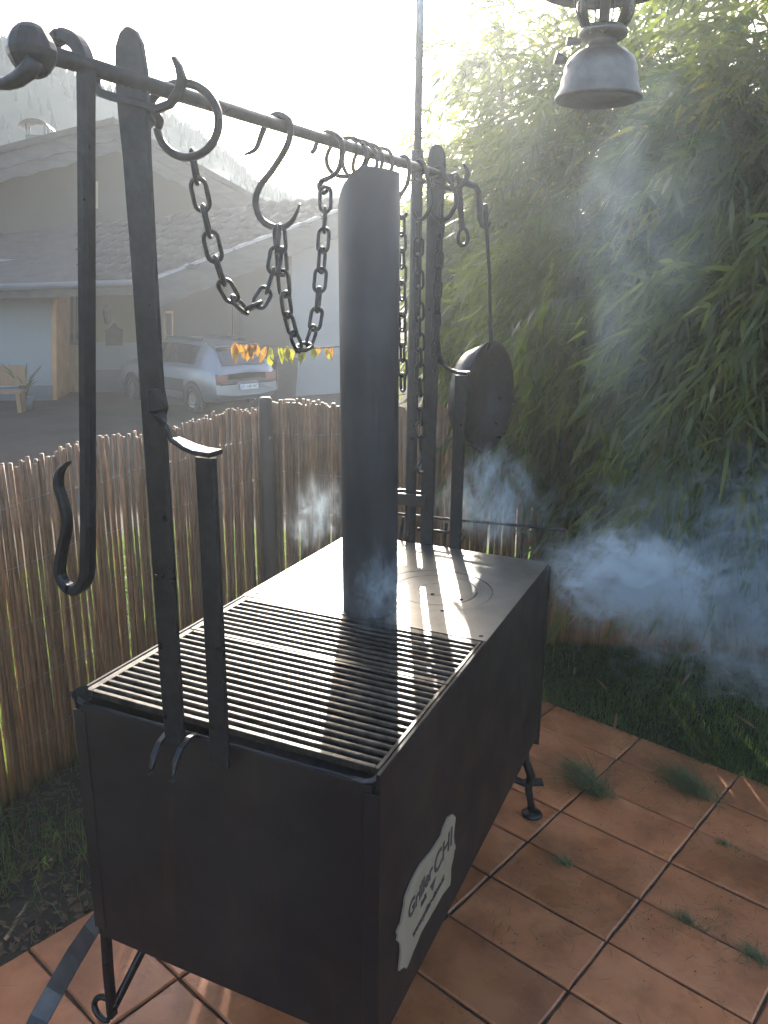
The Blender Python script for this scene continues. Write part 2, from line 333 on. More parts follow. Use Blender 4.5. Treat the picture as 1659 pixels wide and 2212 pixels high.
# ---- mountains
def mountain(name, sil, dist, base_d, matr, trees, th, seed):
    r = np.random.default_rng(seed)
    px = np.linspace(sil[0][0], sil[-1][0], 70); py = np.interp(px, [s[0] for s in sil], [s[1] for s in sil])
    rows = 9; V = []
    for j in range(rows):
        t = j/(rows-1)
        for x, y in zip(px, py):
            top = atd(x, y, dist); d = ray(x, y); d = np.array([d[0], d[1]])/np.hypot(d[0], d[1])
            bx = CAM[:2]+d*base_d
            p = np.array([bx[0]+(top[0]-bx[0])*t, bx[1]+(top[1]-bx[1])*t, -1.2+(top[2]+1.2)*t**1.15])
            if 0 < j < rows-1: p += r.normal(0, .004*dist*.4, 3)*np.array([1, 1, .35])
            V.append(p)
    V = np.array(V); nx = len(px)
    back = V[-nx:]+np.array([_f[0], _f[1], 0])*dist*.5; back[:, 2] = -1.2; V = np.vstack([V, back])
    Q = [(j*nx+i, j*nx+i+1, (j+1)*nx+i+1, (j+1)*nx+i) for j in range(rows) for i in range(nx-1)]
    o = link(name, npmesh(name, V, Q), matr); o['kind'] = 'structure'
    # spruces: slim cones over the slope, denser along the skyline
    C = []
    G = V[:rows*nx].reshape(rows, nx, 3)
    for k in range(trees):
        fx = r.uniform(0, nx-1.001); fy = (rows-1)*(1-r.random()**2.2*.75)
        if k < trees*.75: fy = rows-1.001-r.random()*.25
        fy = min(fy, rows-1.001); i, j = int(fx), int(fy); u, v = fx-i, fy-j
        C.append(G[j, i]*(1-u)*(1-v)+G[j, i+1]*u*(1-v)+G[j+1, i]*(1-u)*v+G[j+1, i+1]*u*v)
    C = np.array(C); h = th*r.uniform(.55, 1.15, len(C)); n = 5
    ang = np.linspace(0, 2*np.pi, n, endpoint=False)
    Vt = np.zeros((len(C), n+1, 3)); Vt[:, n] = C+np.stack([0*h, 0*h, h], 1)
    for k in range(n): Vt[:, k] = C+np.stack([np.cos(ang[k])*h*.24, np.sin(ang[k])*h*.24, -h*.15], 1)
    base = (np.arange(len(C))*(n+1))[:, None]
    Fq = np.concatenate([np.stack([base[:, 0]+k, base[:, 0]+(k+1) % n, base[:, 0]+n], 1) for k in range(n)])
    return Vt.reshape(-1, 3), Fq
s1 = [(-500, 60), (-200, 70), (-60, 90), (0, 102), (60, 128), (120, 152), (172, 184), (240, 210), (307, 238), (376, 270), (420, 295), (465, 328), (510, 365), (545, 402), (600, 432), (680, 470), (800, 540)]
s2 = [(300, 430), (520, 412), (600, 398), (660, 392), (730, 398), (820, 405), (900, 440), (1000, 470), (1300, 480), (1800, 470)]
Vt, Ft = mountain('mountain', s1, 230, 120, M['ridge'], 1500, 3.4, 3)
stuff('spruce_forest', npmesh('spruce_forest', Vt, Ft, False), M['forest'], 'dark spruce forest covering the steep hillside behind the house', 'forest')
Vt, Ft = mountain('distant_ridge', s2, 420, 300, M['ridge'], 900, 3.6, 4)
stuff('distant_forest', npmesh('distant_forest', Vt, Ft, False), M['forest'], 'pale hazy far ridge of forest right of the steep hillside', 'forest')

# ================================================================== HOUSE
house = thing('house', 'alpine house with grey bargeboards, tiled porch roof and white walls behind the fence', 'house', (H0[0], H0[1], -1.0))
U = lambda v: v/np.linalg.norm(v)
def wallpoly(name, pts, p0, matr, parent=house, thick=.3, push=0.0):
    """polygon given by its outline on the wall plane through p0 facing hn; thickness goes back"""
    p0 = np.array(p0)+hn*push; b = MB(); b.slab([atp(x, y, p0, hn) for x, y in pts], -hn*thick); return part(name, b, matr, parent)
P_front = H0; P_back = H0-hn*1.6; P_up = H0-hn*3.0
wl = wallpoly('wall', [(-160, 560), (112, 560), (112, 866), (-160, 890)], P_front, M['white'])
wallpoly('plinth', [(-160, 845), (112, 832), (112, 867), (-160, 892)], P_front, M['plinth'], wl, .05, .05)
wallpoly('door_reveal', [(112, 600), (122, 600), (122, 866), (112, 866)], P_front, M['orange'], wl, 1.4)
wp = wallpoly('wall', [(108, 560), (360, 560), (360, 862), (108, 862)], P_back, M['cream'])
wallpoly('plinth', [(205, 800), (360, 795), (360, 863), (205, 863)], P_back, M['plinth'], wp, .05, .03)
wallpoly('wall_base', [(205, 740), (360, 740), (360, 800), (205, 804)], P_back, M['white'], wp, .04, .02)
dr = wallpoly('door', [(124, 620), (198, 620), (198, 862), (124, 862)], P_back, M['darkwood'], house, .05, .06)
wallpoly('door_panel', [(128, 745), (194, 745), (194, 858), (128, 858)], P_back, M['door'], dr, .04, .10)
for (x0, x1) in ((130, 158), (164, 192)): wallpoly('pane', [(x0, 640), (x1, 640), (x1, 735), (x0, 735)], P_back, M['glass'], dr, .03, .09)
pl = wallpoly('plaque', [(227, 712), (238, 708), (243, 700), (246, 698), (249, 700), (254, 708), (265, 712), (264, 746), (228, 746)], P_back, M['darkwood'], house, .05, .08)
lb = MB(); q = atp(238, 668, P_back+hn*.1, hn)
lb.tube([q, q+hn*.35+np.array([0, 0, .05]), q+hn*.5], .025, 6); c = q+hn*.5
lb.lathe([(0, .12), (.13, 0), (.10, -.04), (.08, -.3), (.05, -.34), (0, -.36)], c, 8); part('wall_lamp', lb, M['darkwood'], house)
# upper gable wall, its roof and carved bargeboards
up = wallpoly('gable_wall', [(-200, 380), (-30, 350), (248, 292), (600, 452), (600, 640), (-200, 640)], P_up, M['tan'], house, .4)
wallpoly('shutter', [(203, 392), (211, 392), (211, 450), (203, 450)], P_up, M['cream'], up, .05, .06)
PB = P_up+hn*1.0
def bargeboard(a, bb, depth_px, name='bargeboard'):
    """carved board below the roof edge between two outline points"""
    A0 = atp(*a, PB, hn); B0 = atp(*bb, PB, hn); L = np.linalg.norm(B0-A0); n = int(L/.16); h = depth_px
    for (z0, z1, ph, off) in ((0, h*.55, 0, .0), (h*.5, h, 1.5, -.10)):
        mb = MB(); topv, botv = [], []
        for i in range(n+1):
            t = i/n; p = A0+(B0-A0)*t
            wv = .05*abs(math.sin(t*n*math.pi/5+ph))+.012*math.sin(t*n*2.1)
            topv.append(p+np.array([0, 0, -z0])+hn*off); botv.append(p+np.array([0, 0, -z1+wv])+hn*off)
        for i in range(n):
            q4 = [botv[i], botv[i+1], topv[i+1], topv[i]]; mb.slab(q4, -hn*.06)
        part(name, mb, M['barge'], house)
    rb = MB(); d = -hn*9.0; up_ = np.array([0, 0, .14])
    rb.slab([A0, B0, B0+up_, A0+up_], d+hn*.001); 
    q = part('roof_slab', rb, M['rooftile'], house); q.location = Vector(q.location)+Vector(hn*.18)+Vector((0, 0, .004)); return q
bargeboard((-200, 384), (248, 270), .62); bargeboard((248, 270), (612, 468), .62)
# chimney with its arched cap
cp = atp(82, 300, P_up-hn*1.5, hn); cb = MB(); cb.box((-.26, -.26, -1.0), (.26, .26, .06), R=np.array([hu, -hn, [0, 0, 1]]).T, c=cp); ch = part('chimney', cb, M['barge'], house)
cm = MB(); ax = []
for i in range(13):
    a = math.pi*(.12+.76*i/12); ax.append(cp+hu*(-.42*math.cos(a))+np.array([0, 0, .30*math.sin(a)+.12]))
cm.tube(ax, 0, flat=(.95, .03, (0, 0, 1))) if False else None
for i in range(12): cm.slab([ax[i]-hn*.35, ax[i+1]-hn*.35, ax[i+1]+hn*.35, ax[i]+hn*.35], (0, 0, .03))
part('chimney_cap', cm, M['forged'], ch)
for s in (-.22, .22):
    for t in (-.2, .2):
        lm = MB(); lm.tube([cp+hu*s+hn*t, cp+hu*s*1.1+hn*t+np.array([0, 0, .34])], .025, 6); part('cap_leg', lm, M['pole'], ch)
# porch roof: plane that falls towards us, with single tiles
E0 = atd(-120, 619, 20.5); E1 = atd(335, 603, 18.3); VV = atd(800, 430, 21.0)
rn = U(np.cross(E1-E0, VV-E0)); rn = rn if rn[2] > 0 else -rn
rb = MB(); poly = [(-120, 619), (335, 603), (800, 430), (800, 421), (600, 437), (330, 470), (-120, 520)]
rp = [atp(x, y, E0, rn) for x, y in poly]
rb.slab(rp, -rn*.10); roof = part('roof', rb, M['darkwood'], house)
ex = U(E1-E0); ey = np.cross(rn, ex); ey = ey if ey[2] > 0 else -ey
tm = MB(); k = 6; TW, TL = .36, .42
for s0, s1_ in ((0, 0),):
    vs = []
    for j, (yy, dz) in enumerate(((0, .055), (TL*1.12, .012))):
        for i in range(k+1):
            x = (i/k-.5)*TW*.99; vs.append((x, yy, dz+.032*math.cos((i/k)*2*math.pi)*(-1)))
    fs = [(i, i+1, k+2+i, k+1+i) for i in range(k)]
    fr = []
    for i in range(k+1): x = (i/k-.5)*TW*.99; vs.append((x, .004, -.0))
    fs += [(2*(k+1)+i, 2*(k+1)+i+1, i+1, i) for i in range(k)]
    tm.add(vs, fs, True)
TMESH = tm.mesh('roof_tile'); TMESH.materials.append(M['rooftile'])
def proj(P):
    d = np.array(P)-CAM; z = d@_f; return PW/2+F*(d@_r)/z, PH/2-F*(d@_u)/z
RM = Matrix(((ex[0], ey[0], rn[0]), (ex[1], ey[1], rn[1]), (ex[2], ey[2], rn[2])))
from math import floor
def inpoly(x, y, P):
    c = False; j = len(P)-1
    for i in range(len(P)):
        if (P[i][1] > y) != (P[j][1] > y) and x < (P[j][0]-P[i][0])*(y-P[i][1])/(P[j][1]-P[i][1])+P[i][0]: c = not c
        j = i
    return c
cand = []
for i in range(-30, 60):
    for j in range(0, 60):
        p = E0+ex*(i*TW)+ey*(j*TL); x, y = proj(p+ey*TL*.5)
        if inpoly(x, y, poly) and 180 < x < 735 and y > 428: cand.append((p, y))
cand.sort(key=lambda q: -q[1])
for p, y in cand[:300]:
    o = link('roof_tile', TMESH, None, roof, Vector(p)-wpos(house)); o.rotation_euler = RM.to_euler()
eb = MB(); eb.slab([E0, E1, E1-np.array([0, 0, .3]), E0-np.array([0, 0, .3])], hn*.05); part('eave_fascia', eb, M['darkwood'], house)
gb = MB(); gb.tube([E0+hn*.12-np.array([0, 0, .06]), E1+hn*.12-np.array([0, 0, .06])], .07, 8); part('gutter', gb, M['plinth'], house)
# side wing: verge board and walls below it
VD = VV-E1; vd = U(np.array([VD[0], VD[1], 0])); vn = np.array([vd[1], -vd[0], 0])
vb = MB(); n = 34
for (z0, z1, off) in ((0., .36, .06), (.30, .62, .0)):
    for i in range(n):
        p, q = E1+VD*(i/n), E1+VD*((i+1)/n); w0 = .04*abs(math.sin(i*.9)); w1 = .04*abs(math.sin((i+1)*.9))
        vb.slab([p+np.array([0, 0, -z1+w0])+vn*off, q+np.array([0, 0, -z1+w1])+vn*off, q+np.array([0, 0, -z0])+vn*off, p+np.array([0, 0, -z0])+vn*off], -vn*.06)
part('verge_board', vb, M['barge'], house)
vt = MB(); vt.slab([E1+vn*.1+np.array([0, 0, .0]), VV+vn*.1, VV+vn*.1+np.array([0, 0, .06]), E1+vn*.1+np.array([0, 0, .06])], -vn*.25); part('verge_flashing', vt, M['pole'], house)
PW_ = E1-vn*.9
def wing(name, pts, matr, parent=house, thick=.3, push=0.): 
    b = MB(); b.slab([atp(x, y, PW_+vn*push, vn) for x, y in pts], -vn*thick); return part(name, b, matr, parent)
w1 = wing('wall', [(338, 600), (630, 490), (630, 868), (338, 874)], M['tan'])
w2 = wing('wall', [(630, 480), (830, 420), (830, 862), (630, 868)], M['white'], house, .3, .12)
wi = wing('window', [(356, 672), (374, 672), (374, 738), (356, 738)], M['orange'], w1, .05, .05); wing('pane', [(359, 677), (371, 677), (371, 734), (359, 734)], M['glass'], wi, .03, .08)
wi = wing('window', [(503, 640), (522, 640), (522, 745), (503, 745)], M['darkwood'], w1, .05, .05); wing('pane', [(506, 645), (519, 645), (519, 740), (506, 740)], M['glass'], wi, .03, .08)
wing('plinth', [(338, 838), (630, 832), (630, 869), (338, 875)], M['plinth'], w1, .05, .04)
wing('wall_vent', [(671, 826), (687, 825), (687, 848), (671, 849)], M['plinth'], w2, .04, .03)
wing('side_door', [(702, 672), (760, 668), (760, 858), (702, 862)], M['orange'], w2, .05, .05)
# bench and plant beside the white wall
def frame(p, dirx, n):   # matrix with local x along dirx, local -y facing n
    return np.array([dirx, -n, [0, 0, 1]]).T
bp = atz(10, 890, -1.0)
bench = thing('garden_bench', 'brown wooden bench against the white wall at the far left', 'bench', (bp[0], bp[1], -1.0)); Rf = frame(bp, hu, hn)
for nm, lo, hi in (('seat', (-.75, -.25, .42), (.45, .22, .47)), ('backrest', (-.75, .18, .55), (.45, .23, .98)), ('leg', (-.7, -.2, 0), (-.62, .2, .42)), ('leg', (.32, -.2, 0), (.40, .2, .42))):
    mb = MB(); mb.box(lo, hi, Rf, bp); part(nm, mb, M['door'], bench)
pp = atz(58, 885, -1.0); pot = thing('potted_plant', 'thin bare potted plant beside the bench', 'plant', (pp[0], pp[1], -1.0))
mb = MB(); mb.lathe([(0, 0), (.13, 0), (.17, .3), (.15, .3), (0, .27)], pp, 12); part('pot', mb, M['plinth'], pot)
mb = MB()
for k in range(11):
    a = random.uniform(0, 6.3); l = random.uniform(.5, 1.0); d = np.array([math.cos(a)*.35, math.sin(a)*.35, 1.0])
    mb.tube([pp+np.array([0, 0, .25]), pp+np.array([0, 0, .25])+d*l*.5, pp+np.array([0, 0, .25])+d*l+np.array([d[0]*.3, d[1]*.3, -.18])], [.012, .03, .004], 5)
part('stems', mb, M['culm'], pot)
# grey wheeled bin at the white wall
bn = atz(607, 868, -1.0); bino = thing('wheelie_bin', 'dark grey rubbish bin between the car and the white wall', 'bin', (bn[0], bn[1], -1.0)); Rv = frame(bn, vd, vn)
mb = MB(); lo = [(-.24, -.28, .06), (.24, -.28, .06), (.24, .28, .06), (-.24, .28, .06)]; hi = [(-.29, -.36, .98), (.29, -.36, .98), (.29, .36, .98), (-.29, .36, .98)]
mb.add((np.array(lo+hi)@Rv.T)+bn, [(0, 3, 2, 1), (4, 5, 6, 7), (0, 1, 5, 4), (1, 2, 6, 5), (2, 3, 7, 6), (3, 0, 4, 7)]); part('bin_body', mb, M['plastic'], bino)
mb = MB(); mb.bbox((-.31, -.40, .985), (.31, .40, 1.06), .03); mb.v = [tuple(np.array(p)@Rv.T+bn) for p in mb.v]; part('lid', mb, M['plastic'], bino)
for s in (-.2, .2):
    mb = MB(); mb.lathe([(0, -.03), (.1, -.03), (.1, .03), (0, .03)], bn+Rv@np.array([s, .3, .1]), 12, np.array([Rv@np.array([0, 1, 0]), [0, 0, 1], Rv@np.array([1, 0, 0])]).T); part('wheel', mb, M['rubber'], bino)

# ================================================================== CAR
CH = math.radians(160)                     # heading
cpos = (atz(428, 892, -1.0)); fy = np.array([math.cos(CH), math.sin(CH), 0]); fx = np.array([fy[1], -fy[0], 0])
CR = np.array([fx, fy, [0, 0, 1]]).T
C0 = cpos + fy*1.28 + fx*.76
car = thing('parked_car', 'silver hatchback parked by the house with its rear and number plate towards us', 'car', (C0[0], C0[1], -.988))
C0 = np.array([C0[0], C0[1], -.988])
st = [(-2.07, .74, .44, .70, .66, .86), (-2.04, .82, .34, .80, .70, .98), (-1.95, .85, .28, .93, .70, 1.06), (-1.72, .865, .25, .99, .63, 1.36), (-1.45, .87, .22, 1.0, .605, 1.47), (-1.0, .87, .22, .99, .60, 1.52),
      (-.3, .87, .22, .97, .60, 1.545), (.3, .87, .22, .95, .60, 1.51), (.75, .87, .22, .94, .62, 1.33), (1.15, .87, .22, .93, .68, 1.04), (1.6, .86, .22, .90, .68, .98), (1.95, .83, .25, .82, .62, .90), (2.08, .72, .33, .66, .55, .76)]
def sect(s, side):
    y, wd, zb, zs, wr, zt = s
    return [(0, y, zb), (.8*wd, y, zb), (wd*.97, y, zb+.07), (wd, y, (zb+zs)/2), (wd*.985, y, zs-.06), (wd*.94, y, zs), (wr, y, zt-.03), (wr*.86, y, zt), (0, y, zt+.025)]
V, Fc = [], []; m_ = 17
for s in st:
    h = sect(s, 1); ring = [(-x, y, z) for x, y, z in h[::-1][:-1]]+h          # 17 points from top centre round? left top -> bottom -> right top
    ring = [(-x, y, z) for x, y, z in h[::-1]]+h[1:]
    V += ring
m_ = len(ring)
for i in range(len(st)-1):
    for k in range(m_-1): Fc.append((i*m_+k, i*m_+k+1, (i+1)*m_+k+1, (i+1)*m_+k))
Fc.append(tuple(range(m_))); Fc.append(tuple(range(len(st)*m_-1, (len(st)-1)*m_-1, -1)))
def carpart(name, vs, fs, matr, parent=None, smooth=True):
    mb = MB(); mb.add(np.array(vs)@CR.T+C0, fs, smooth); return part(name, mb, matr, parent or car)
body = carpart('body', V, Fc, M['car'])
def cabin(y, t, side, off=.012):
    """point on the side window surface at station y, t=0 belt .. 1 roof"""
    ys = [s[0] for s in st]; wd = np.interp(y, ys, [s[1] for s in st]); zs = np.interp(y, ys, [s[3] for s in st]); wr = np.interp(y, ys, [s[4] for s in st]); zt = np.interp(y, ys, [s[5] for s in st])
    x0, z0, x1, z1 = wd*.94, zs, wr, zt-.03
    return (side*(x0+(x1-x0)*t+off), y, z0+(z1-z0)*t+off*.5)
for side in (-1, 1):
    for (a, bb_) in ((-.42, .42), (-1.28, -.46)):
        ys = np.linspace(a, bb_+(.33 if a > -.5 else 0), 6); vs = []
        for y in ys: vs += [cabin(y, .10, side), cabin(min(y, .42), .88, side)]
        carpart('side_window', vs, [(2*i, 2*i+2, 2*i+3, 2*i+1) for i in range(5)], M['glass'])
    carpart('door_panel', [(side*.885, y, z) for y in (-.95, 1.0) for z in (.42, .70)], [(0, 1, 3, 2)], M['plastic'], None, False)
    carpart('door_handle', [(side*.89, y, z) for y in (-.72, -.55) for z in (.84, .87)], [(0, 1, 3, 2)], M['rim'], None, False)
    carpart('roof_rail', [(side*(.56+dx), y, z) for y in (-1.3, .35) for dx in (0, .03) for z in (1.53, 1.585)], [(0, 2, 3, 1), (4, 5, 7, 6), (0, 1, 5, 4), (2, 6, 7, 3), (1, 3, 7, 5), (0, 4, 6, 2)], M['plastic'], None, False)
    for yw in (-1.28, 1.32):
        mb = MB(); ax = np.array([[0, 0, 1], [0, 1, 0], [1, 0, 0]]).T
        arch = [(side*.878, yw+.385*math.cos(a), .30+.40*math.sin(a)) for a in np.linspace(-.35, math.pi+.35, 20)]
        carpart('wheel_arch', arch, [tuple(range(20))], M['plastic'], None, False)
        wc = C0+CR@np.array([side*.80, yw, .318]); A3 = CR@ax
        mb.lathe([(.2, -.10), (.29, -.10), (.318, -.07), (.318, .07), (.29, .10), (.2, .10)], wc, 24, A3); wh = part('wheel', mb, M['rubber'], car)
        mb = MB(); mb.lathe([(0, side*.085), (.06, side*.09), (.19, side*.07), (.21, side*.10), (.215, side*.06)], wc, 20, A3); part('rim', mb, M['rim'], wh)
# tail: glass, dark band with lights, bumper, plate
def tail(y, x, z): return (x, y, z)
carpart('rear_window', [(-.56, -2.015, 1.05), (.56, -2.015, 1.05), (.52, -1.72, 1.375), (-.52, -1.72, 1.375), ], [(0, 1, 2, 3)], M['glass'], None, False)
carpart('tailgate_band', [(-.80, -2.05, .88), (-.80, -2.085, .66), (.80, -2.085, .66), (.80, -2.05, .88)], [(0, 1, 2, 3)], M['plastic'], None, False)
carpart('spoiler', [(-.58, -1.78, 1.44), (.58, -1.78, 1.44), (.58, -1.45, 1.50), (-.58, -1.45, 1.50), (-.56, -1.78, 1.41), (.56, -1.78, 1.41), (.56, -1.45, 1.47), (-.56, -1.45, 1.47)], [(0, 1, 2, 3), (7, 6, 5, 4), (0, 4, 5, 1), (1, 5, 6, 2), (3, 7, 4, 0)], M['car'], None, False)
carpart('bumper', [(-.80, -2.07, .64), (-.30, -2.10, .64), (-.24, -2.10, .70), (.24, -2.10, .70), (.30, -2.10, .64), (.80, -2.07, .64), (.80, -2.09, .46), (.3, -2.12, .40), (-.3, -2.12, .40), (-.80, -2.09, .46)], [tuple(range(10))], M['car'], None, False)
for side in (-1, 1):
    carpart('tail_light', [(side*.79, -2.075, .70), (side*.79, -2.06, .86), (side*.50, -2.085, .86), (side*.50, -2.098, .70)], [(0, 1, 2, 3)], M['red'], None, False)
pm = carpart('number_plate', [(-.26, -2.13, .53), (.26, -2.13, .53), (.26, -2.12, .64), (-.26, -2.12, .64)], [(0, 1, 2, 3)], M['plateW'], None, False)
carpart('plate_band', [(-.26, -2.132, .53), (-.215, -2.132, .53), (-.215, -2.122, .64), (-.26, -2.122, .64)], [(0, 1, 2, 3)], M['plateB'], pm, False)
def text(name, s, size, Mx, matr, parent, extrude=.0006, bold=0.):
    c = bpy.data.curves.new(name, 'FONT'); c.body = s; c.size = size; c.align_x = 'CENTER'; c.align_y = 'CENTER'; c.extrude = extrude; c.offset = bold
    o = bpy.data.objects.new(name+'_curve', c); col.objects.link(o); dg = bpy.context.evaluated_depsgraph_get()
    me = bpy.data.meshes.new_from_object(o.evaluated_get(dg)); col.objects.unlink(o); bpy.data.objects.remove(o)
    R3 = np.array(Mx); pts = np.array([v.co[:] for v in me.vertices])
    W3 = pts@R3[:, :3].T+R3[:, 3]-np.array(wpos(parent))
    me.vertices.foreach_set('co', W3.astype(np.float32).ravel()); me.update(); return link(name, me, matr, parent)
tx = C0+CR@np.array([.02, -2.136, .585]); text('plate_text', 'JO 148 HC', .095, np.column_stack([fx, [0, 0, 1], -fy, tx]), M['ink'], pm)

# ================================================================== FENCES
def rod_mesh(seed):
    r = random.Random(seed); mb = MB(); n = 7; pts = []; rad = []
    bx, by = r.uniform(-.007, .007), r.uniform(-.005, .005); r0 = r.uniform(.0046, .0072)
    for i in range(6):
        t = i/5; pts.append((bx*math.sin(t*math.pi)+r.uniform(-.0015, .0015), by*math.sin(t*math.pi)+r.uniform(-.0015, .0015), t)); rad.append(r0*(1.12-.25*t)*r.uniform(.95, 1.06))
    mb.tube(pts, rad, n); return mb.mesh('willow_rod')
RODS = [rod_mesh(s) for s in range(12)]
for m_ in RODS: m_.materials.append(M['willow'])
def fence(name, label, a, bb, pitch, h, posts, fat=1.):
    a = np.array(a, float); bb = np.array(bb, float); L = np.linalg.norm(bb-a); d = (bb-a)/L; nrm = np.array([-d[1], d[0]])
    t = thing(name, label, 'fence', (a[0], a[1], 0))
    s = 0.; k = 0
    while s < L and k < 300:
        p = a+d*s; hh = h+.012*math.sin(s*9)+random.uniform(-.018, .012)
        o = link('willow_rod', RODS[random.randrange(12)], None, t, (p[0]-a[0]+nrm[0]*random.uniform(-.004, .004), p[1]-a[1]+nrm[1]*random.uniform(-.004, .004), -.06))
        o.scale = (fat, fat, hh+.06); o.rotation_euler = (random.gauss(0, .005)/fat**3, random.gauss(0, .008)/fat**3, random.uniform(0, 6.28)); k += 1
        s += pitch*random.uniform(.82, 1.22)*(1.25 if random.random() < .07 else 1)
    for z in (.16, .36, .56, .76, .95):
        mb = MB(); n = int(L/.05); 
        for off in (-.0078, .0078): mb.tube([(*(a+d*(L*i/n)+nrm*off*(1 if i % 2 else .75)), z+.006*math.sin(i*.7+z*9)) for i in range(n+1)], .0009, 4)
        part('wire', mb, M['wire'], t)
    for (s, rr, ph) in posts:
        p = a+d*s+nrm*.045; mb = MB(); mb.tube([(p[0], p[1], -.1), (p[0]+.004, p[1], ph*.5), (p[0], p[1], ph-.012), (p[0], p[1], ph)], [rr, rr*1.02, rr*.98, rr*.8], 14); part('fence_post', mb, M['wood'], t)
    return t
fence('willow_fence', 'brown willow rod fence left of the grill with wires', (FX, -.55), (FX, 2.13), .0124, 1.085, [(.02, .03, 1.06)], 1.14)
Fe = FC+F2*3.2
fence('willow_fence', 'dark willow rod fence behind the grill running under the bamboo', (FC[0]-.03, FC[1]-.035), Fe, .0107, 1.09, [(.1, .033, 1.1), (1.6, .033, 1.08), (3.2, .033, 1.08)], 1.65)
cp_ = MB(); cp_.tube([(-.832, 2.005, -.05), (-.830, 2.005, .55), (-.832, 2.004, 1.118), (-.832, 2.004, 1.13)], [.031, .032, .031, .024], 16); solo('corner_post', cp_, M['darkwood'], 'dark round wooden post at the corner of the fence', 'post', (-.832, 2.005, 0))
sm = MB(); sm.lathe([(0, .004), (.008, .004), (.010, 0), (.006, -.002), (.004, .0015), (0, .0015)], (-.801, 1.985, .952), 12, np.array([[0, 1, 0], [0, 0, 1], [1, 0, 0]]).T)
solo('washer_screw', sm, M['pole'], 'small round washer screw on the fence corner post', 'screw', (-.801, 1.985, .952))

# ================================================================== GRASS
def blades(name, pts, hmin, hmax, wd, lean, seed, leanvec=None, flat=1.):
    r = np.random.default_rng(seed); n = len(pts); h = r.uniform(hmin, hmax, n); a = r.uniform(0, 2*np.pi, n); b_ = r.uniform(0, 2*np.pi, n); ln = np.abs(r.normal(0, lean, n))
    w_ = wd*r.uniform(.6, 1.3, n); dx, dy = np.cos(a)*ln*h, np.sin(a)*ln*h
    if leanvec is not None: dx += leanvec[0]*h; dy += leanvec[1]*h
    sx, sy = np.cos(b_)*w_, np.sin(b_)*w_; P = np.asarray(pts)
    V = np.zeros((n, 5, 3)); V[:, 0] = P-np.stack([sx, sy, 0*h], 1); V[:, 1] = P+np.stack([sx, sy, 0*h], 1)
    mid = P+np.stack([dx*.35, dy*.35, h*.62*flat], 1); V[:, 2] = mid+np.stack([sx, sy, 0*h], 1)*.75; V[:, 3] = mid-np.stack([sx, sy, 0*h], 1)*.75
    z = np.sqrt(np.clip(1-np.minimum(ln, .95)**2*.8, .15, 1)); V[:, 4] = P+np.stack([dx, dy, h*z*flat], 1)
    base = np.arange(n)*5
    F3 = np.concatenate([np.stack([base, base+1, base+2], 1), np.stack([base, base+2, base+3], 1), np.stack([base+3, base+2, base+4], 1)])
    return npmesh(name, V.reshape(-1, 3), F3)
def scatter(n, lo, hi, test, seed):
    r = np.random.default_rng(seed); P = np.stack([r.uniform(lo[0], hi[0], n), r.uniform(lo[1], hi[1], n)], 1); return P[test(P)]
def back_of(P): return (P-np.array([.985, 1.742]))@e2
def fence2(P): return (P-FC)@F2n
P = scatter(150000, (-.4, 1.2), (3.2, 4.2), lambda P: (back_of(P) > -.012) & (fence2(P) < -.02) & (P[:, 0] > -.2-(P[:, 1]-1.8)*.3), 5)
k = np.sin(P[:, 0]*7+1)*np.sin(P[:, 1]*6)+rng.normal(0, .5, len(P)); P = P[(k > -.9) & (rng.random(len(P)) < np.clip(1.25-.3*(P[:, 1]-1.7), .35, 1))]
stuff('lawn', blades('lawn', np.column_stack([P, np.full(len(P), -.016)]), .02, .055, .0014, .75, 6), M['grass'], 'short damp green lawn right of the tiled patio', 'grass')
P = scatter(24000, (-.87, -.6), (.1, 2.2), lambda P: ((P-c0)@e1 < .01) | (back_of(P) > 0), 8)
P = P[(np.sin(P[:, 0]*9+2)*np.sin(P[:, 1]*6.1+.5)+rng.normal(0, .6, len(P))) > .1]
stuff('rough_grass', blades('rough_grass', np.column_stack([P, np.full(len(P), -.016)]), .03, .10, .0014, .8, 9), M['grass'], 'dark rough grass and weeds between the fence and the patio', 'grass')
P = np.concatenate([scatter(26000, (-3.6, -.5), (-.9, 5.0), lambda P: P[:, 0] < -.9, 10), scatter(16000, (-1.2, 2.0), (2.4, 5.2), lambda P: fence2(P) > .05, 11)])
stuff('verge_grass', blades('verge_grass', np.column_stack([P, ground_h(P[:, 0], P[:, 1])]), .05, .16, .0032, .6, 12), M['grass'], 'sunlit grass bank seen through the gaps of the fence', 'grass')
def litter(name, P, lmin, lmax, wr, z0, matr, label, cat, seed, curl=.35):
    r = np.random.default_rng(seed); n = len(P); L = r.uniform(lmin, lmax, n); a = r.uniform(0, 6.283, n); d = np.stack([np.cos(a), np.sin(a), r.normal(0, curl*.5, n)], 1); sd = np.stack([-np.sin(a), np.cos(a), r.normal(0, curl, n)], 1)
    c = np.column_stack([P, z0+np.abs(r.normal(0, .003, n))+.002]); L = L[:, None]; V = np.zeros((n, 4, 3))
    V[:, 0] = c-d*L*.5; V[:, 1] = c-sd*L*wr; V[:, 2] = c+d*L*.5; V[:, 3] = c+sd*L*wr; V[:, :, 2] = np.maximum(V[:, :, 2], z0+.0005); b = np.arange(n)*4
    return stuff(name, npmesh(name, V.reshape(-1, 3), np.concatenate([np.stack([b, b+1, b+2], 1), np.stack([b, b+2, b+3], 1)]), False), matr, label, cat)
P = scatter(5200, (-.86, -.6), (.0, 2.1), lambda P: ((P-c0)@e1 < .03), 31)
litter('leaf_litter', P, .008, .045, .22, -.016, M['litter'], 'brown leaf litter and clods on the soil left of the patio', 'leaves', 32)
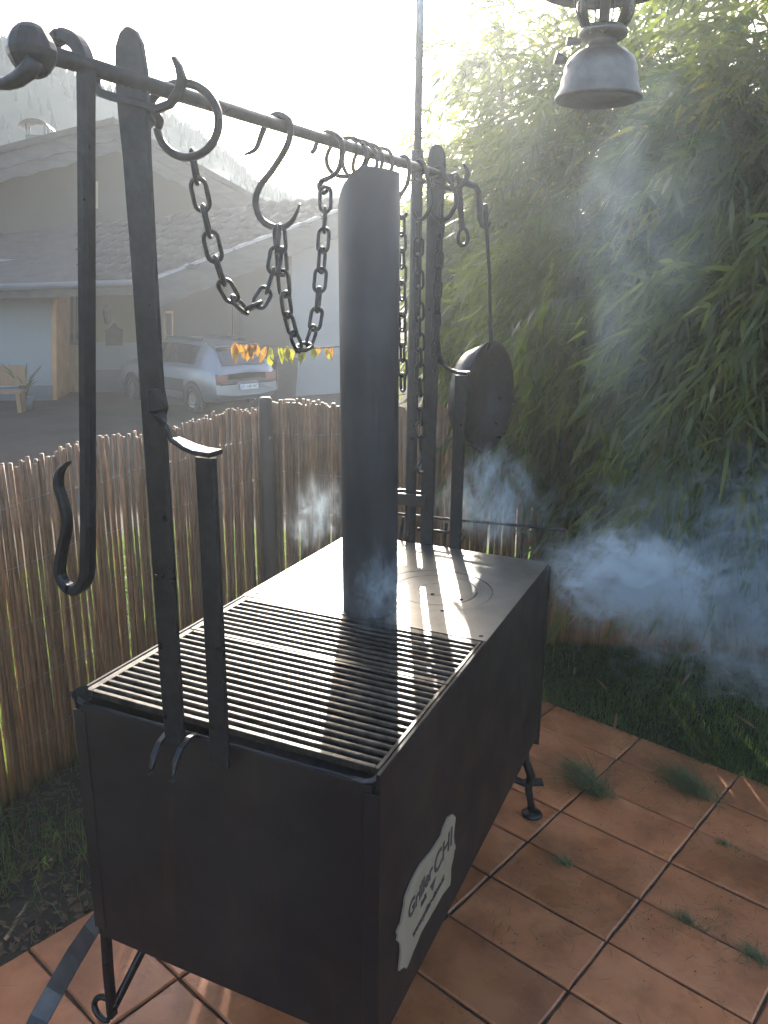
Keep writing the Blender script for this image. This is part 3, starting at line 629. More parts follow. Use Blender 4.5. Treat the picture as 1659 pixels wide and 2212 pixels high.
r_ = np.random.default_rng(33); cs = np.array([atz(x, y, 0)[:2] for x, y in ((1250, 1700), (1480, 1700), (1225, 1868), (1490, 1995), (1640, 2060), (1560, 1830), (1380, 1660), (1100, 1900), (1010, 2000), (1330, 1960), (1600, 1920))])
P = np.concatenate([cs[r_.integers(0, len(cs), 900)]+r_.normal(0, .09, (900, 2)), scatter(700, (.3, -.3), (1.9, 1.75), lambda P: np.ones(len(P), bool), 34)])
P = P[(back_of(P) < .0) & ((P-c0)@e1 > .03) & ~((P[:, 0] > -.02) & (P[:, 0] < .68) & (P[:, 1] > -.02) & (P[:, 1] < 1.2))]
litter('grass_clippings', P, .008, .05, .018, .001, M['clip'], 'loose grass clippings and dirt crumbs strewn over the patio', 'clippings', 35, .06)
P = P[r_.random(len(P)) < .35]
litter('dirt_crumbs', P+r_.normal(0, .03, P.shape), .002, .007, .4, .001, M['joint'], 'small dark dirt crumbs scattered on the pavers', 'dirt', 36, .2)
def tuft(px, py, n, h, spread, lean, label, matr='drygrass', seed=1):
    c = atz(px, py, 0); r = np.random.default_rng(seed); ang = r.uniform(0, 6.28, n); rad = np.abs(r.normal(0, spread, n))
    P = np.stack([c[0]+np.cos(ang)*rad*e1[0]*1.0+np.sin(ang)*rad*.5*e2[0], c[1]+np.cos(ang)*rad*e1[1]+np.sin(ang)*rad*.5*e2[1], np.full(n, -.004)], 1)-np.array([c[0], c[1], 0])
    tag(link('grass_tuft', blades('grass_tuft', P, h*.3, h, .0012, .75, seed, lean, .5), M[matr], None, (c[0], c[1], 0)), label, 'grass', 'grass tufts growing from the patio joints')
tuft(1290, 1712, 620, .21, .030, (-.8, .2), 'largest green grass tuft fanning over the patio near the rear leg', 'drygrass', 1)
tuft(1505, 1712, 520, .17, .045, (-.8, .3), 'flattened grass tuft on the patio near the lawn edge', 'drygrass', 2)
tuft(1225, 1868, 90, .07, .015, (-.5, .1), 'small tuft in the joint halfway down the patio', 'drygrass', 3)
tuft(1490, 1995, 120, .07, .03, (-.3, .2), 'thin pale tuft at the right of the patio', 'drygrass', 4)
tuft(1640, 2075, 160, .08, .03, (-.5, .2), 'ragged tuft at the bottom right corner of the patio', 'drygrass', 5)
tuft(1570, 1828, 70, .05, .02, (-.3, .2), 'tiny tuft on a paver near the right edge', 'drygrass', 6)
tuft(912, 2080, 46, .022, .010, (0, 0), 'tiny green sprig beside the lower corner of the grill', 'grass', 7)
# dry bamboo leaves on the lawn
dl = MB(); dl.add([(-.045, 0, .002), (-.02, -.006, .006), (.02, -.006, .004), (.05, 0, .001), (.02, .006, .007), (-.02, .006, .003)], [(0, 1, 5), (1, 2, 4, 5), (2, 3, 4)], True); DLM = dl.mesh('dry_leaf'); DLM.materials.append(M['dry'])
for i, (x, y) in enumerate(((1430, 1395), (1350, 1418), (1520, 1405), (1565, 1450), (1640, 1460), (1300, 1480), (1240, 1450), (1580, 1500), (1480, 1470), (1390, 1500), (1330, 1560), (1610, 1560))):
    p = atz(x, y, .022); o = link('dry_leaf', DLM, None, None, p); o.rotation_euler = (random.uniform(-.4, .4), random.uniform(-.4, .4), random.uniform(0, 6.28)); tag(o, 'dry fallen bamboo leaf lying on the lawn right of the grill', 'leaf', 'fallen leaves on the lawn')

# ================================================================== BAMBOO
def leaf_verts(base, d, L, wd, seed, droop):
    """many blade leaves: 6 vertices each, pointed, drooping"""
    r = np.random.default_rng(seed); n = len(base)
    d = d/np.linalg.norm(d, axis=1)[:, None]
    rv = r.normal(size=(n, 3)); s = np.cross(d, rv); s /= np.linalg.norm(s, axis=1)[:, None]
    V = np.zeros((n, 6, 3)); L = L[:, None]; wd = wd[:, None]; g = np.array([0, 0, -1.])*droop[:, None]
    V[:, 0] = base
    c1 = base+d*L*.28+g*L*.05; c2 = base+d*L*.62+g*L*.22
    V[:, 1] = c1-s*wd; V[:, 2] = c1+s*wd; V[:, 3] = c2-s*wd*.85; V[:, 4] = c2+s*wd*.85
    V[:, 5] = base+d*L*.97+g*L*.5
    b = np.arange(n)*6
    F3 = np.concatenate([np.stack([b, b+1, b+2], 1), np.stack([b+1, b+3, b+4], 1), np.stack([b+1, b+4, b+2], 1), np.stack([b+3, b+5, b+4], 1)])
    return V.reshape(-1, 3), F3
def sprays(centers, dirs, per, L0, seed, droop0=.5, length=.30):
    """each spray is a short twig that carries leaves along its outer half"""
    r = np.random.default_rng(seed); n = len(centers); t = r.random((n, per))**.7
    dirs = dirs/np.linalg.norm(dirs, axis=1)[:, None]
    ln = length*r.uniform(.6, 1.2, n)
    pos = centers[:, None]+dirs[:, None]*(t*ln[:, None])[..., None]+np.array([0, 0, -1.])*((t**2)*ln[:, None]*.35)[..., None]+r.normal(0, .016, (n, per, 3))
    d = dirs[:, None]*.8+r.normal(0, .46, (n, per, 3))+np.array([0, 0, -.45])
    base = pos.reshape(-1, 3); d = d.reshape(-1, 3); N = len(base)
    return leaf_verts(base, d, L0*r.uniform(.4, 1.12, N), L0*.058*r.uniform(.6, 1.25, N), seed+1, droop0*r.uniform(.2, 1.4, N))
def bamboo(label, blobs, culms, seed, yellow=.06, group='bamboo plants along the fence'):
    """blobs: (px, py, distance, rx, ry(depth), rz, sprays, leaf length, outward direction in the picture)"""
    r = np.random.default_rng(seed)
    root = np.mean([c[0] for c in culms], axis=0)
    t = thing('bamboo', label, 'bamboo', (root[0], root[1], -.015), group)
    VV_, FF_, VY, FY, o1, o2 = [], [], [], [], 0, 0; TWc, TWd = [], []
    for k, (px, py, dist, rx, ry, rz, ns, L0, od) in enumerate(blobs):
        c = atd(px, py, dist); q = r.normal(size=(ns, 3)); q /= np.linalg.norm(q, axis=1)[:, None]; rad = r.random(ns)**.45
        loc = q*rad[:, None]*np.array([rx, ry, rz])
        W = c+loc[:, :1]*_r0+loc[:, 1:2]*np.array([_f[0], _f[1], 0])+loc[:, 2:3]*np.array([0, 0, 1.])
        dr_ = (q[:, :1]*_r0*.5+q[:, 1:2]*np.array([_f[0], _f[1], 0])*.5+np.stack([np.zeros(ns), np.zeros(ns), q[:, 2]*.35], 1))
        dr_ += od[0]*_r0+np.array([0, 0, od[1]])+r.normal(0, .25, (ns, 3))
        keep = (W[:, 2] > .1) & (np.linalg.norm(W-np.array([.335, 1.64, 1.25]), axis=1) > .62); W = W[keep]; dr_ = dr_[keep]
        TWc.append(W); TWd.append(dr_)
        ye = r.random(len(W)) < yellow
        for sel, yy in ((~ye, 0), (ye, 1)):
            if sel.sum() == 0: continue
            v, f = sprays(W[sel], dr_[sel], 19, L0, seed*100+k*2+yy)
            if yy: VY.append(v); FY.append(f+o2); o2 += len(v)
            else: VV_.append(v); FF_.append(f+o1); o1 += len(v)
    base = np.array(t.location)
    o = link('foliage', npmesh('foliage', np.concatenate(VV_)-base, np.concatenate(FF_), False), M['leaf'], t); o['kind'] = 'stuff'
    if VY: o = link('yellow_foliage', npmesh('yellow_foliage', np.concatenate(VY)-base, np.concatenate(FY), False), M['leafy'], t); o['kind'] = 'stuff'
    c_ = np.concatenate(TWc); d_ = np.concatenate(TWd); d_ = d_/np.linalg.norm(d_, axis=1)[:, None]; sel = r.random(len(c_)) < .6; c_, d_ = c_[sel], d_[sel]; nn = len(c_)
    sd_ = np.cross(d_, r.normal(size=(nn, 3))); sd_ /= np.linalg.norm(sd_, axis=1)[:, None]; Vw = np.zeros((nn, 3, 2, 3)); wz = .0016
    for q_, (tt, dz) in enumerate(((-.9, -.22), (.1, .0), (1., -.28))):
        cc = c_+d_*(tt*.30)+np.array([0, 0, dz*.30]); Vw[:, q_, 0] = cc-sd_*wz*(1-.3*q_); Vw[:, q_, 1] = cc+sd_*wz*(1-.3*q_)
    bw = np.arange(nn)*6; Fw = np.concatenate([np.stack([bw+k*2, bw+k*2+1, bw+k*2+3, bw+k*2+2], 1) for k in (0, 1)])
    o = link('twigs', npmesh('twigs', Vw.reshape(-1, 3)-base, Fw, False), M['culm'], t); o['kind'] = 'stuff'
    for (p0, p1, r0) in culms:
        p0 = np.array(p0, float); p1 = np.array(p1, float); mb = MB(); pts, rad = [], []
        for i in range(13):
            s = i/12; q = p0+(p1-p0)*np.array([s**1.8, s**1.8, s**.9]); pts.append(q); rad.append(r0*(1-.75*s)*(1.12 if i % 2 == 0 else 1))
        mb.tube(pts, rad, 7); part('culm', mb, M['culm'], t)
    return t
def culm(x, y, px, py, d, r0=.011): return ((x, y, -.02), atd(px, py, d), r0)
bamboo('feathery light bamboo with thin leaning tips against the bright sky', [
    (1160, 330, 5.6, .58, .35, .50, 270, .13, (-.45, .12)), (1075, 480, 6.0, .52, .25, .48, 300, .135, (-.5, -.05)), (1180, 130, 5.0, .42, .35, .35, 50, .12, (-.3, .3)),
    (1030, 640, 5.4, .30, .2, .48, 190, .125, (-.4, -.3)), (1090, 160, 5.0, .30, .3, .40, 34, .125, (-.5, .2)), (1000, 560, 5.8, .26, .2, .42, 80, .13, (-.6, -.05)), (1010, 770, 4.9, .17, .2, .30, 80, .12, (-.2, -.5))],
    [culm(-.3, 4.2, 1010, 250, 5.7), culm(-.1, 4.4, 1090, 60, 5.7), culm(.1, 4.3, 1170, 20, 5.6), culm(-.2, 4.0, 985, 430, 5.5)], 21, .06)
bamboo('dense dark middle bamboo filling the picture behind the hanging lantern', [
    (1330, 420, 4.3, .55, .45, .70, 520, .125, (-.15, -.25)), (1330, 210, 4.5, .36, .4, .36, 170, .125, (-.1, .2)), (1270, 640, 3.9, .42, .35, .50, 360, .125, (-.2, -.4)), (1470, 560, 3.8, .50, .4, .60, 420, .13, (0, -.4)),
    (1140, 700, 4.8, .34, .22, .45, 230, .125, (-.4, -.4)), (1210, 880, 3.7, .38, .3, .3, 170, .125, (-.1, -.7))],
    [culm(.75, 3.1, 1280, 60, 4.5), culm(.9, 3.2, 1350, 10, 4.5), culm(1.0, 3.0, 1420, 200, 4.2), culm(.8, 2.9, 1200, 400, 4.1), culm(1.15, 3.15, 1500, 250, 4.0)], 22, .04)
bamboo('tall yellowish bamboo at the right edge of the picture', [
    (1640, 190, 3.5, .28, .35, .5, 170, .13, (-.25, .1)), (1560, 330, 3.7, .30, .35, .35, 200, .13, (-.3, -.1)), (1640, 480, 3.2, .35, .35, .5, 260, .13, (-.1, -.4)), (1690, 750, 3.0, .4, .3, .5, 260, .135, (-.1, -.5)), (1900, 350, 3.4, .5, .4, .8, 260, .14, (.1, -.2)), (2000, 760, 3.1, .5, .4, .6, 220, .14, (.1, -.4))],
    [culm(1.5, 2.5, 1620, 20, 3.6), culm(1.7, 2.6, 1600, 150, 3.5), culm(1.8, 2.4, 1680, 40, 3.3)], 23, .18)
bamboo('low drooping bamboo branches overhanging the lawn', [
    (1250, 760, 3.2, .36, .2, .22, 130, .135, (-.5, -.55)), (1370, 900, 3.1, .34, .22, .28, 170, .135, (-.25, -.8)), (1530, 890, 2.9, .34, .22, .30, 190, .14, (-.1, -.8)), (1450, 720, 3.2, .35, .25, .3, 200, .135, (-.2, -.6)),
    (1600, 1010, 2.9, .30, .22, .18, 120, .13, (-.1, -.9)), (1430, 1020, 3.1, .30, .2, .16, 110, .13, (-.2, -.9)), (1310, 1010, 3.3, .22, .2, .16, 70, .12, (-.2, -.9)), (1540, 1110, 3.2, .5, .2, .16, 120, .12, (-.1, -.8))],
    [culm(1.2, 2.65, 1250, 700, 3.2), culm(1.4, 2.6, 1450, 660, 3.2), culm(1.6, 2.45, 1600, 700, 2.9)], 24, .05)
# the nearest hanging spray: its leaves are single pieces
lm = MB(); vv, ff = leaf_verts(np.zeros((1, 3)), np.array([[1., 0, 0]]), np.array([1.]), np.array([.068]), 5, np.array([.28])); lm.add(vv, ff.tolist(), False); LM = lm.mesh('leaf'); LM.materials.append(M['leaf'])
rt = atd(1330, 640, 3.2); br = thing('bamboo_branch', 'arching bamboo branch with long drooping leaves right of the pan', 'branch', rt)
tips = [[(1330, 640), (1260, 640), (1200, 650), (1145, 690), (1125, 760)], [(1330, 640), (1290, 665), (1230, 690), (1180, 750), (1150, 830)], [(1320, 650), (1300, 700), (1270, 760), (1240, 830)], [(1250, 640), (1185, 660), (1140, 720), (1120, 790)]]
for k, tp in enumerate(tips):
    pts = [atd(x, y, 3.12-.02*i+.05*k) for i, (x, y) in enumerate(tp)]; mb = MB(); mb.tube(pts, np.linspace(.004, .0012, len(pts)), 6); part('twig', mb, M['culm'], br)
    A_p = np.array(pts)
    for j in range(52):
        s = random.random()**.8*(len(pts)-1.01); i = int(s); q = A_p[i]+(A_p[i+1]-A_p[i])*(s-i)+rng.normal(0, .022, 3)
        d = Vector((rng.normal(0, .35)-.28, rng.normal(0, .3)-.1, -1.0+rng.normal(0, .35))); L = random.uniform(.09, .17)
        o = link('leaf', LM, None, br, Vector(q)-Vector(rt)); o.rotation_euler = d.to_track_quat('X', random.choice(('Y', 'Z'))).to_euler(); o.scale = (L, L, L)

# ---- vine twig with autumn leaves above the fence corner
vp = np.array([-.36, 2.42, -.2]); vine = thing('vine', 'thin twig with yellow green and orange autumn leaves above the fence', 'vine', vp)
tw = [atd(x, y, d) for x, y, d in ((505, 742, 3.42), (560, 745, 3.45), (630, 752, 3.5), (690, 752, 3.56), (740, 748, 3.62), (790, 790, 3.7))]
mb = MB(); mb.tube(tw+[vp+np.array([0, 0, .9]), vp], [.0012, .0016, .002, .0025, .003, .004, .006, .007], 6); part('stem', mb, M['darkwood'], vine)
al = MB(); al.add([(0, 0, 0), (.25, -.24, -.05), (.5, -.26, .03), (.8, -.1, .08), (1, 0, .0), (.8, .12, -.04), (.5, .26, .06), (.25, .22, -.03), (.5, 0, .1)], [(0, 1, 8), (1, 2, 8), (2, 3, 8), (3, 4, 8), (4, 5, 8), (5, 6, 8), (6, 7, 8), (7, 0, 8)]); ALO = al.mesh('leaf_orange'); ALG = al.mesh('leaf_green'); ALO.materials.append(M['autumn']); ALG.materials.append(M['autumng'])
for i in range(34):
    s = random.random(); k = s*3.6; j = int(k); q = tw[j]+(tw[j+1]-tw[j])*(k-j); d = Vector((random.uniform(-.4, .3), random.uniform(-.3, .3), -1)); L = random.uniform(.05, .095)*(1 if s < .75 else .8)
    o = link('leaf', ALO if (s < .28 or random.random() < .2) else ALG, None, vine, Vector(q)-Vector(vp)+Vector((0, 0, random.uniform(-.005, .012)))); o.rotation_euler = (d.to_track_quat('X', 'Z').to_matrix() @ Matrix.Rotation(random.uniform(0, 6.28), 3, 'X')).to_euler(); o.scale = (L, L*random.uniform(.5, .95), L*random.uniform(.5, 2.5))

# ================================================================== GRILL
GW, GD, GT, GB = .66, 1.185, .825, .254
grill = thing('fire_grill', 'long black steel box grill on forged legs with tall posts and a cream board', 'grill', (GW/2, GD/2, 0))
def gpart(name, mb, m='panel', parent=None): return part(name, mb, M[m], parent or grill)
b = MB(); b.bbox((.012, -.003, GB), (GW-.012, .006, GT-.021), .0015); gpart('front_panel', b)
b = MB(); b.bbox((.010, GD-.006, GB), (GW-.010, GD, GT-.004), .0015); gpart('back_panel', b)
b = MB(); b.bbox((0, -.001, GB-.002), (.008, GD+.002, GT+.001), .0015); gpart('side_panel', b)
sp = MB(); sp.bbox((GW-.008, -.001, GB-.002), (GW, GD+.002, GT+.001), .0015); sidep = gpart('side_panel', sp)
b = MB(); b.box((.008, .006, GB), (GW-.008, GD-.006, GB+.006)); gpart('floor_panel', b)
b = MB(); b.box((.008, .006, .52), (GW-.008, GD-.006, .53)); gpart('ash_tray', b, 'ash')
b = MB(); b.tube([(.02, .0015, GT-.0205), (.33, .001, GT-.020), (GW-.04, .0015, GT-.0195)], .0032, 8); gpart('front_rim', b, 'forged')
for x0 in (-.003, GW-.027):
    for (y0, s) in ((-.006, 1), (GD-.02, 1)):
        b = MB(); b.bbox((x0, y0, GB+.02), (x0+.030, y0+.004, GT-.035), .001) if y0 < 0 else b.bbox((x0, y0+.024, GB-.03), (x0+.034, y0+.028, GT-.01), .001); gpart('corner_strip', b)
# torn lip at the front left corner and rolled lip at the front right
b = MB(); cpts = [atz(x, y, .832) for x, y in ((155, 1497), (163, 1488), (174, 1483), (188, 1479))]; cl = [(p[0]+.006, p[1]+.004, .80) for p in cpts]
b.add([tuple(p) for p in cpts]+cl, [(i, i+1, 5+i, 4+i) for i in range(3)]); b.add([(p[0]+.003, p[1]-.003, p[2]) for p in cpts]+[(p[0]+.003, p[1]-.003, p[2]) for p in cl], [(4+i, 5+i, i+1, i) for i in range(3)])
gpart('bent_lip', b, 'forged')
b = MB(); b.tube([(-.004, -.004, .826), (.004, -.006, .822), (.012, -.004, .812), (.022, -.001, .806)], 0, flat=(.012, .003, (0, -.3, 1))); gpart('corner_lip', b, 'forged')
b = MB(); b.tube([(GW-.05, .002, .806), (GW-.03, -.001, .8065), (GW-.014, .002, .811), (GW-.003, .012, .822)], 0, flat=(.010, .004, (0, -.3, 1))); gpart('corner_lip', b, 'forged')
# tall hanging posts, front and rear, each with its short post and curved arm
def post(y, ztop, zbot, xs, zs, side):
    b = MB(); z = [zbot, zbot+.02, .9, 1.3, 1.6, ztop-.17, ztop-.11, ztop-.06, ztop-.022, ztop-.006, ztop]
    wv = [.036, .042, .044, .045, .046, .050, .056, .058, .048, .030, .010]
    b.tube([(.267, y, q) for q in z], 0, flat=(wv, [.010]*11, (0, 1, 0))); p = gpart('post', b, 'forged')
    b = MB(); b.tube([(xs, y, zbot-.02), (xs, y, .9), (xs, y, 1.1), (xs, y, zs-.004)], 0, flat=(.037, .012, (0, 1, 0))); gpart('short_post', b, 'forged')
    b = MB(); arm = [(.284, y-.012, zs+.100), (.287, y-.012, zs+.068), (.295, y-.010, zs+.042), (.310, y-.005, zs+.021), (.332, y, zs+.010), (.354, y, zs+.005), (.384, y, zs+.004)]
    b.tube(arm, 0, flat=([.016, .022, .028, .033, .033, .032, .031], .008, (-.6, 0, 1)) if False else (.038, .008, (-.35, 0, 1))); a = gpart('curved_arm', b, 'forged')
    return p
pf = post(-.030, 1.947, .800, .365, 1.337, 1); pr = post(GD+.018, 1.985, .74, .362, 1.36, -1)
for x0 in (.243, .290):
    b = MB(); b.tube([(x0, .002, .806), (x0, -.022, .810), (x0, -.044, .802), (x0, -.060, .785), (x0, -.068, .765), (x0-.001, -.070, .752)], 0, flat=(.011, .006, (0, .2, 1))); gpart('fork_prong', b, 'forged')
# rail and clamp at the back
b = MB(); b.tube([(.02, 1.268, .889), (.30, 1.262, .897), (.69, 1.25, .915)], .0042, 8); gpart('rear_rail', b, 'forged')
b = MB(); b.tube([(.225, 1.228, .862), (.375, 1.228, .866)], .0045, 8); gpart('rear_crossbar', b, 'forged')
for x in (.16, .31, .56):
    b = MB(); b.tube([(x, GD+.002, .78), (x, 1.24, .80), (x, 1.262, .885)], 0, flat=(.02, .005, (1, 0, 0))); gpart('rail_bracket', b, 'forged')
b = MB(); b.box((.15, 1.192, .945), (.262, 1.197, .982)); b.box((.15, 1.246, .945), (.262, 1.251, .982)); b.box((.150, 1.197, .945), (.155, 1.246, .982)); gpart('pole_clamp', b, 'forged')
# legs
def leg(x, y, sx, sy):
    b = MB(); b.tube([(x-sx*.015, y-sy*.02, GB+.03), (x-sx*.005, y-sy*.02, .20), (x+sx*.012, y-sy*.01, .15), (x+sx*.006, y-sy*.008, .10), (x+sx*.014, y, .05), (x+sx*.02, y+sy*.005, .012)], [.013, .013, .014, .012, .011, .014], 10)
    l = gpart('leg', b, 'forged')
    b = MB(); b.tube([(x-sx*.055, y-sy*.045, .150), (x-sx*.01, y-sy*.012, .118), (x+sx*.045, y+sy*.012, .122)], 0, flat=(.034, .010, (0, 0, 1))); gpart('leg_crosspiece', b, 'forged', l)
    b = MB(); b.lathe([(0, .001), (.030, .001), (.034, .005), (.026, .013), (.012, .018), (0, .018)], (x+sx*.02, y+sy*.005, 0), 18); gpart('foot_plate', b, 'forged', l)
leg(GW-.01, GD-.045, 1, 1); leg(.02, GD-.045, -1, 1); leg(GW-.02, .03, 1, -1)
b = MB(); b.tube([(.006, .015, GB+.02), (.004, .012, .15), (.003, .012, .02)], 0, flat=(.024, .016, (1, 0, 0))); l = gpart('leg', b, 'forged')
b = MB(); b.tube([(.055, .20, GB), (.028, .10, .14), (.006, .016, .04)], 0, flat=(.020, .012, (1, 0, .2))); gpart('leg_brace', b, 'forged', l)
sp_ = [atz(218, 1975, .262), atz(196, 2010, .225), atz(160, 2066, .15), atz(118, 2140, .07), atz(85, 2200, .025), atz(62, 2245, .006)]
b = MB(); b.tube(sp_, 0, flat=([.030, .040, .044, .044, .044, .040], .005, (.5, -.2, 1))); gpart('strap_leg', b, 'strap')
b = MB(); b.tube([(-.016+.030*math.cos(a), .010+.006*math.sin(a), .032+.024*math.sin(a)) for a in np.linspace(.4, 5.2, 14)], .007, 8); gpart('foot_scroll', b, 'forged', l)
# cream board on the side, lettered
out = [(722, 165), (668, 200), (640, 270), (610, 340), (590, 420), (545, 490), (500, 560), (455, 620), (395, 690), (340, 760), (290, 850), (235, 960), (195, 1060), (160, 1150), (152, 1250), (130, 1350), (112, 1450), (75, 1520), (62, 1560), (75, 1600), (65, 1655), (98, 1680), (112, 1780), (100, 1900), (88, 2010), (150, 1960), (175, 1985), (215, 1890), (250, 1790), (300, 1680), (345, 1560), (420, 1430), (520, 1260), (600, 1110), (640, 1060), (690, 1000), (700, 930), (702, 800), (725, 700), (740, 600), (762, 550), (740, 500), (732, 400), (745, 290), (758, 200)]
op = [atx((1560+x/2.95)*.54004, (3200+y/2.95)*.54004, GW+.0015) for x, y in out]
b = MB(); b.slab(op, (.004, 0, 0)); board = gpart('sign_board', b, 'paper')
def side_text(nm, s, size, y, z, shear=0., sx=1.): text(nm, s, size, np.column_stack([np.array([0, sx, shear]), [0, 0, 1], [1, 0, 0], [GW+.0062, y, z]]), M['ink'], board, .0003, .0012)
side_text('lettering', 'Griller', .050, .186, .458, .06, .95); side_text('lettering', 'CHI', .064, .314, .457, .04, 1.05)
side_text('lettering', 'mit', .022, .203, .425); side_text('lettering', 'www.griller-chi.co.at', .0205, .237, .386, .02, 1.0)
b = MB(); b.slab([(GW+.0058, .238, .428), (GW+.0058, .272, .428), (GW+.0058, .255, .405)], (.0005, 0, 0)); gpart('heart_mark', b, 'ink', board)

# ---- two cast grates
def grate(y0, y1, ys, label):
    t = thing('cooking_grate', label, 'grate', (GW/2, (y0+y1)/2, GT-.013), 'cooking grates')
    x0, x1, xa, xb = .010, GW-.010, .026, .642
    b = MB(); z0, z1 = GT-.013, GT
    for (a, c, d, e) in ((x0, y0, xa, y1), (xb, y0, x1, y1), (xa, y0, xb, ys[0]-.0055), (xa, ys[-1]+.0055, xb, y1)): b.bbox((a, c, z0), (d, e, z1), .0012)
    part('frame', b, M['grate'], t)
    for i in range(len(ys)-1):
        ya, yb = ys[i]+.0058+random.uniform(-.0003, .0003), ys[i+1]-.0058+random.uniform(-.0003, .0003); m = (ya+yb)/2; h = (yb-ya)/2
        pr_ = [(ya, z0), (yb, z0), (yb, z1-.004), (m+h*.82, z1-.001), (m+h*.5, z1), (m-h*.5, z1), (m-h*.82, z1-.001), (ya, z1-.004)]
        n = len(pr_); da, db = random.uniform(-.0006, .0002), random.uniform(-.0006, .0002); P = [(xa-.001, y, z+da) for y, z in pr_]+[(xb+.001, y, z+db) for y, z in pr_]
        bb_ = MB(); bb_.add(P, [(k, (k+1) % n, n+(k+1) % n, n+k) for k in range(n)]+[tuple(range(n)), tuple(range(2*n-1, n-1, -1))]); part('bar', bb_, M['grate'], t)
    return t
grate(.018, .3445, [.034+.0228*k for k in range(14)], 'slotted black grate at the front end of the grill')
grate(.3475, .5755, [.366+.0228*k for k in range(9)], 'slotted black grate between the front grate and the steel plate')
# ---- hot plate with lift-out rings
plate = thing('cooking_plate', 'wet shiny steel cooking plate with round stove rings behind the grates', 'plate', (GW/2, .88, GT-.008))
RC = np.array([.437, .838]); RR = .152
b = MB(); X0, X1, Y0, Y1 = .001, GW-.001, .578, GD+.006
ang = sorted(list(np.linspace(-math.pi, math.pi, 96, endpoint=False))+[math.atan2(y-RC[1], x-RC[0]) for x in (X0, X1) for y in (Y0, Y1)])
inn, outr = [], []
for a in ang:
    c, s = math.cos(a), math.sin(a); t = min((X1-RC[0])/c if c > 1e-9 else (X0-RC[0])/c if c < -1e-9 else 9, (Y1-RC[1])/s if s > 1e-9 else (Y0-RC[1])/s if s < -1e-9 else 9)
    inn.append((RC[0]+RR*c, RC[1]+RR*s)); outr.append((RC[0]+t*c, RC[1]+t*s))
n = len(ang); vs = [(x, y, GT+.0015) for x, y in inn]+[(x, y, GT+.0015) for x, y in outr]+[(x, y, GT-.007) for x, y in inn]+[(x, y, GT-.007) for x, y in outr]
fs = []
for i in range(n): j = (i+1) % n; fs += [(i, n+i, n+j, j), (2*n+i, 2*n+j, 3*n+j, 3*n+i), (n+i, 3*n+i, 3*n+j, n+j), (i, j, 2*n+j, 2*n+i)]
b.add(vs, fs); part('plate', b, M['plate'], plate)
for nm, r0, r1 in (('ring', .1112, RR-.0018), ('ring', .0450, .1090), ('lid', .0, .0430)):
    b = MB(); z = GT+.0008; b.lathe([(r0, z-.008), (r0, z-.0008), (r0+.0008, z), (r1-.0008, z), (r1, z-.0008), (r1, z-.008)], (RC[0], RC[1], 0), 72, smooth=False); part(nm, b, M['plate'], plate)
for hx, hy in ((.443, .800), (.523, .797), (.506, .704), (.03, .60), (.64, .60)):
    b = MB(); b.lathe([(0, GT+.0022), (.0055, GT+.0022), (.0055, GT-.004)], (hx, hy, 0), 14, smooth=False); part('finger_hole_disc', b, M['black'], plate)  # black discs on the surface stand in for the shade inside the holes
# ---- stove pipe
PC = np.array([.337, .642]); PR = .068
pipe = thing('stove_pipe', 'tall dark stove pipe cut off at a slant, standing on the plate', 'pipe', (PC[0], PC[1], GT))
b = MB(); n = 56; sl_ = np.array([.95, .3]); sl_ /= np.linalg.norm(sl_)
zs = [GT+.002, GT+.3, GT+.6, 'o']; V = []
for z in zs:
    for k in range(n):
        a = 2*math.pi*k/n; c, s = math.cos(a), math.sin(a); lat = c*.91+s*.41; zz = z if z != 'o' else (1.748+.094*math.sqrt(max(0, 1-lat*lat)) if lat < 0 else 1.842-.006*lat)
        V.append((PC[0]+PR*c-.0105*(zz-GT), PC[1]+PR*s, zz))
off = len(V)
for k in range(n):
    a = 2*math.pi*k/n; V.append((PC[0]+(PR-.003)*math.cos(a)-.0105, PC[1]+(PR-.003)*math.sin(a), V[3*n+k][2]))
for k in range(n):
    a = 2*math.pi*k/n; V.append((PC[0]+(PR-.003)*math.cos(a), PC[1]+(PR-.003)*math.sin(a), GT+.3))
fs = []
for r_ in range(5):
    for k in range(n): j = (k+1) % n; fs.append((r_*n+k, r_*n+j, (r_+1)*n+j, (r_+1)*n+k))
b.add(V, fs, True); part('tube', b, M['pipe'], pipe)

# ================================================================== ROD AND WHAT HANGS ON IT
RX, RZ0, RZ1 = .290, 1.868, 1.909
def rz(y): return RZ0+(RZ1-RZ0)*(y+.23)/(1.47+.23)
rod = thing('hanging_rod', 'long horizontal forged rod with a ball at its near end', 'rod', (RX, .5, RZ0))
b = MB(); b.tube([(RX, y, rz(y)) for y in (-.22, .1, .5, .9, 1.2, 1.47)]+[(RX+.004, 1.50, 1.895), (RX+.006, 1.51, 1.86), (RX+.008, 1.515, 1.82), (RX+.016, 1.52, 1.795), (RX+.03, 1.52, 1.79), (RX+.04, 1.52, 1.805)], [.0112]*6+[.0105, .010, .0095, .009, .008, .006], 14); part('bar', b, M['forged'], rod)
b = MB(); bc = np.array([RX, -.234, 1.866]); pf_ = []
for i in range(13): a = math.pi*i/12; pf_.append((.029*math.sin(a)*(1+.03*math.sin(5*a)), -.031*math.cos(a)))
b.lathe(pf_, bc, 14, smooth=False); part('ball', b, M['forged'], rod)
b = MB(); tp = [aty(x, y, -.25) for x, y in ((75, 130), (62, 152), (40, 170), (15, 180), (-15, 182), (-40, 172))]; b.tube(tp, [.010, .011, .010, .008, .006, .003], 10); part('ball_horn', b, M['forged'], rod)
